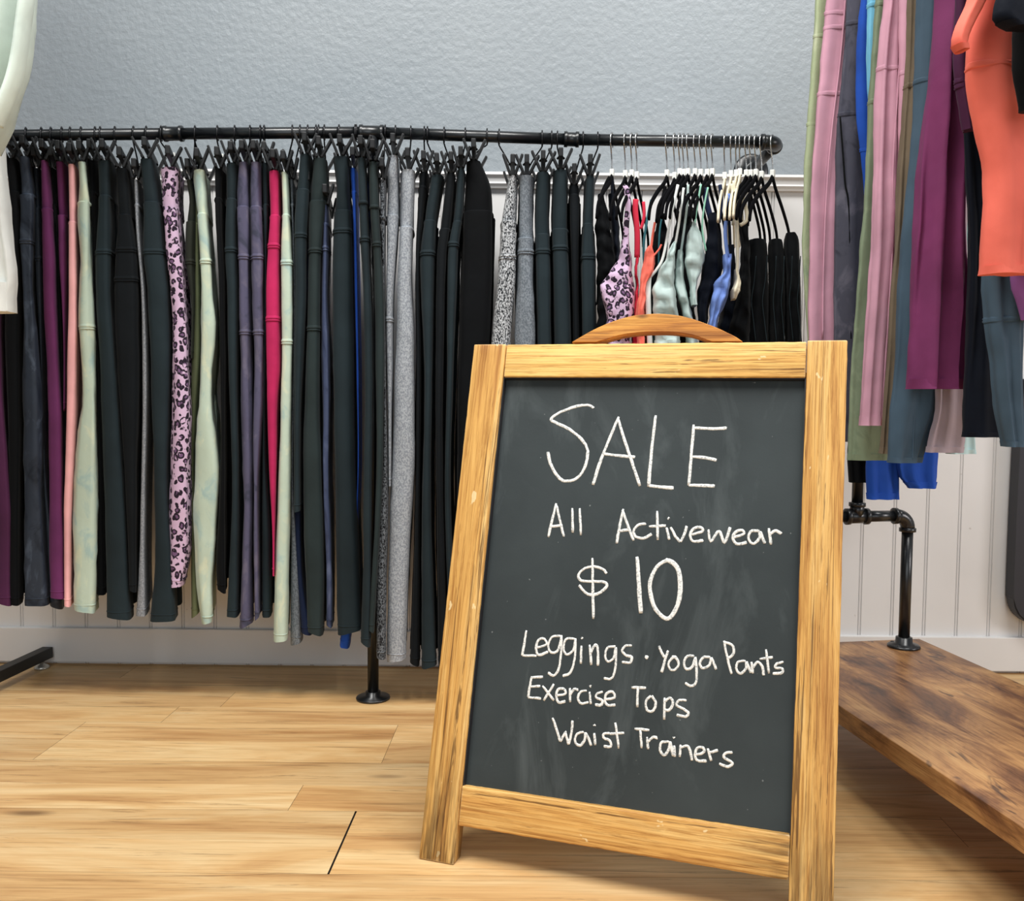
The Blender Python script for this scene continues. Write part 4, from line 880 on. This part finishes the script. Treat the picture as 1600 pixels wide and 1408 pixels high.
rgarm('dusty pink leggings seen as a thin strip beside the taupe pair', 'leggings', 'leggings', F['dpink'], .235, W([(YT, 1425), (0, 1407), (115, 1405), (200, 1403), (300, 1402), (400, 1400), (470, 1398)], 40), (115,), (), b=.008)
rgarm('taupe brown leggings left of the charcoal flares', 'leggings', 'leggings', F['taupe'], .26, [(YT, 1436, 1470), (0, 1420, 1460), (60, 1418, 1455), (130, 1415, 1450), (200, 1410, 1440), (320, 1404, 1430), (400, 1399, 1425), (530, 1389, 1420), (640, 1379, 1410), (708, 1374, 1400)], (135,), (9,), b=.010)
rgarm('steel blue flared pants left of the mulberry capris', 'pants', 'pants', F['sblue'], .295, [(YT, 1450, 1500), (0, 1437, 1490), (60, 1434, 1485), (180, 1429, 1478), (260, 1422, 1470), (350, 1414, 1470), (400, 1410, 1472), (530, 1402, 1474), (620, 1395, 1471), (680, 1390, 1452), (722, 1388, 1439)], (128,), (8,), b=.012, vseam=[(1425, 560), (1421, 640), (1419, 722)])
rgarm('mauve grey pants seen below the mulberry capris', 'pants', 'pants', F['mauve'], .32, [(YT, 1470, 1530), (300, 1462, 1512), (560, 1462, 1506), (640, 1462, 1505), (680, 1453, 1505), (706, 1450, 1500)], (), (8,), b=.010)
rgarm('pale aqua leggings with only the hem corner showing near the black pants', 'leggings', 'leggings', F['aqua'], .29, [(YT, 1480, 1520), (600, 1480, 1515), (690, 1482, 1518), (708, 1480, 1519)], (), (6,), b=.008)
rgarm('mulberry purple capris with a wide stitched hem', 'capri pants', 'pants', F['mulb'], .36, [(YT, 1486, 1560), (0, 1469, 1545), (60, 1462, 1530), (150, 1455, 1520), (250, 1445, 1512), (330, 1438, 1509), (400, 1433, 1511), (480, 1430, 1516), (550, 1428, 1512), (607, 1425, 1510)], (), (15,), b=.015, vseam=[(1512, 470), (1507, 520), (1505, 560), (1503, 605)], wr=.003, fold=(.014, 2.4, 1.15)).name = 'capri_pants'
rgarm('navy black wide pants beside the mulberry capris', 'pants', 'pants', F['ink'], .40, [(YT, 1530, 1600), (0, 1512, 1600), (150, 1506, 1590), (300, 1510, 1575), (450, 1514, 1568), (600, 1508, 1566), (682, 1506, 1566)], (), (7,), b=.012)
rgarm('dark plum shorts with double stitching behind the coral top', 'shorts', 'shorts', F['dplum'], .43, [(YT, 1510, 1580), (60, 1489, 1560), (120, 1490, 1550), (170, 1497, 1545), (204, 1503, 1540)], (128, 136), (), b=.010)
rgarm('steel blue leggings with a sunlit patch at the right edge', 'leggings', 'leggings', F['sblue'], .455, [(YT, 1560, 1660), (200, 1548, 1640), (430, 1540, 1597), (500, 1543, 1597), (560, 1550, 1597), (630, 1558, 1596), (697, 1568, 1598)], (500,), (8,), b=.013)
rgarm('violet leggings peeking out at the right edge below the coral top', 'leggings', 'leggings', F['lilac'], .49, [(YT, 1600, 1680), (300, 1592, 1670), (437, 1584, 1660), (470, 1594, 1650), (500, 1600, 1650)], (), (), b=.010)
r_ = rgarm('coral activewear top with curved yoke seam at the upper right', 'sports_shirt', 'top', F['coral'], .53, [(YT, 1560, 1720), (-60, 1535, 1690), (0, 1530, 1680), (50, 1514, 1670), (100, 1511, 1660), (150, 1519, 1655), (200, 1531, 1650), (250, 1541, 1645), (300, 1542, 1640), (360, 1540, 1636), (428, 1538, 1634)], (104,), (12,), b=.016, wr=.003, fold=(.005, 2.2, .3))
def flat_sleeve(rows, t, fab, root, b=.012):
    P = lambda x, y: PP(x, y, farR+g*(t+.03), g)
    bm = bmesh.new(); loft(bm, make_levels(rows, rows[0][0], rows[-1][0], 16, P, -g, lambda y: b, 0), 26, .7, 2.2, .003); sl = link('sleeve', bm, fab, root)
    lv = make_levels(rows, rows[-1][0]-9, rows[-1][0], 3, P, -g, lambda y: b+.001, 0, .0008); bm = bmesh.new(); loft(bm, lv, 26, .7, 2.2, .003); link('cuff_hem', bm, fab, sl)
flat_sleeve([(-80, 1534, 1572), (0, 1516, 1538), (33, 1500, 1522), (50, 1494, 1513), (68, 1491, 1507), (80, 1497, 1509)], .555, F['coral'], r_, .010)
r2 = rgarm('black short-sleeved top in the upper right corner in front of the coral one', 'sports_shirt', 'top', F['jet'], .60, [(YT, 1600, 1800), (-40, 1592, 1790), (60, 1590, 1780), (120, 1594, 1770), (170, 1604, 1760)], (), (8,), b=.018)
flat_sleeve([(-80, 1580, 1640), (-20, 1564, 1640), (28, 1554, 1640), (36, 1562, 1640), (44, 1576, 1640)], .625, F['ink'], r2, .012)
rgarm('black leggings reaching lowest at the tee joint of the rack', 'leggings', 'leggings', F['jet'], .075, [(YT, 1345, 1400), (300, 1340, 1400), (600, 1333, 1385), (700, 1327, 1360), (754, 1328, 1358)], (), (), b=.009)

# ------------------------------------------------------------------ left garment rack and its two tops
M_tube = plain('black_square_tube', (22, 25, 26), .5)
frk = PY(0, 1042, 1.86); lft = empty('garment_rack', Vector((frk.x-.03, 1.5, 0)), 'black square-tube garment rack with a levelling foot at the left edge', 'garment rack')
fa = PZ(68, 1041); zc = .042
tip = PY(70, 1021, fa.y-.005); zc = tip.z
gl = (PZ(-10, 1062, zc)-PZ(75, 1022, zc)); gl.z = 0; gl.normalize()
tm = Matrix((Vector((gl.y, -gl.x, 0)), gl, Vector((0, 0, 1)))).transposed()
st = Vector((tip.x, tip.y, zc)); LL = .62
bm = bmesh.new(); add_box(bm, st+gl*(LL/2-.012), .024, LL, .024, tm, .0015); link('base_tube', bm, M_tube, lft, False)
up_ = st+gl*(LL*.5)
bm = bmesh.new(); add_box(bm, Vector((up_.x, up_.y, (zc+1.75)/2)), .024, .024, 1.75-zc, tm, .0015); link('upright', bm, M_tube, lft, False)
for k in (0.012, LL-.06):
    p = st+gl*k
    bm = bmesh.new(); add_lathe(bm, Vector((p.x, p.y, 0)), Vector((0, 0, 1)), [(.015, 0), (.0165, .003), (.013, .007), (.006, .011), (.005, zc-.010)], 20); link('levelling_foot', bm, plain('zinc_foot', (196, 194, 186), .35, .7), lft, True, 'silver levelling foot')
topL = Vector((up_.x, up_.y, 1.74)); mid_ = Vector((PY(-60, 100, 1.42).x, 1.42, 1.74)); dl = (mid_-topL).normalized(); endL = mid_+dl*.35
tl_ = Matrix((dl, Vector((-dl.y, dl.x, 0)), Vector((0, 0, 1)))).transposed()
bm = bmesh.new(); add_box(bm, (topL+endL)/2, (topL-endL).length, .022, .022, tl_); link('hanging_rail', bm, M_tube, lft, False)
def plain_hanger(label, pt, ztop):
    q = topL+dl*((pt-topL).dot(dl)); t = empty('hanger', q, label, 'hanger', 'hangers on the left rack')
    n_ = Vector((-dl.y, dl.x, 0)); R_ = .019
    pts = [q+n_*(R_*math.cos(a))+Vector((0, 0, R_*math.sin(a))) for a in [math.radians(-40+k*27) for k in range(9)]]+[q+Vector((0, 0, -.03)), Vector((pt.x, pt.y, ztop+.004))]
    bm = bmesh.new(); add_tube(bm, smooth_path(pts, 3), .0016, 6); link('hook', bm, M_chrome, t)
plain_hanger('chrome hook holding up the pale mint top on the left rack', Vector((PY(-65, 0, 1.42).x, 1.42, 1.7)), PY(-65, -420, 1.42).z)
plain_hanger('chrome hook holding up the off-white sleeve on the left rack', Vector((PY(-80, 0, 1.57).x, 1.57, 1.7)), PY(-80, -300, 1.57).z)
def ribbon_garment(label, name, fab, rows, Y, b, band=None):
    d = Vector((0, 1, 0)); P = lambda x, y: PY(x, y, Y)
    t = empty(name, PY((rows[-1][1]+rows[-1][2])/2, rows[-1][0], Y), label, 'top', 'pale tops at the left edge')
    lv = make_levels(rows, rows[0][0], rows[-1][0], 34, P, d, lambda y: b, 0)
    bm = bmesh.new(); loft(bm, lv, 30, .8, 3.3, .004, fold=(.012, 2.5, .2)); link('sleeve' if 'cuff' in label else 'body', bm, fab, t); return t, P
t, P = ribbon_garment('pale mint top with curved edge band drooping in at the upper left corner', 'sweatshirt', F['mint'], [(-420, -170, 40), (-200, -160, 50), (-60, -150, 52), (0, -140, 48), (40, -135, 44), (80, -130, 39), (120, -125, 30), (160, -120, 16), (192, -110, 3), (230, -100, -20)], 1.42, .05)
bm = bmesh.new(); pp = smooth_path([PY(x, y, 1.385) for x, y in ((44, -60), (41, 0), (36, 40), (30, 85), (21, 125), (8, 160), (-8, 195))], 6)
add_tube(bm, pp, [.0085]*len(pp), 10, flat=(Vector((0, 1, 0)), .018)); link('edge_band', bm, F['mint'], t)
t, P = ribbon_garment('off-white long sleeve with cuff hanging at the left edge in front of the pipe rail', 'sweatshirt', F['off'], [(-300, -120, -40), (100, -90, -8), (250, -75, 0), (330, -62, 9), (400, -52, 17), (440, -46, 20), (446, -44, 17), (487, -42, 17)], 1.57, .03)
bm = bmesh.new(); lv = make_levels([(440, -46, 19), (487, -42, 18)], 443, 488, 4, P, Vector((0, 1, 0)), lambda y: .031, 0, .0008); loft(bm, lv, 26, .85, 3.3, .002); link('cuff', bm, F['off'], t)
# hangers of the two tops, up on the left rack's rail (out of frame)
# ------------------------------------------------------------------ dark panel at the right edge
Yp = YW-.05
out = [(1599, 592), (1594, 700), (1589, 800), (1585, 900), (1584, 935), (1586, 950), (1592, 962), (1604, 973), (1760, 1010), (1800, 1012), (1812, 600)]
bm = bmesh.new(); fr = [bm.verts.new(PY(x, y, Yp)) for x, y in out]; bk = [bm.verts.new(v.co+Vector((0, .036, 0))) for v in fr]
bm.faces.new(fr); bm.faces.new(bk[::-1])
for i in range(len(fr)): bm.faces.new((fr[i], fr[(i+1) % len(fr)], bk[(i+1) % len(fr)], bk[i]))
bmesh.ops.bevel(bm, geom=list(bm.edges), offset=.003, segments=2, affect='EDGES')
tag(link('wall_panel', bm, plain('dark_panel', (40, 42, 50), .5), smooth=False), 'dark charcoal panel with rounded corner on the wall at the right edge', 'panel')
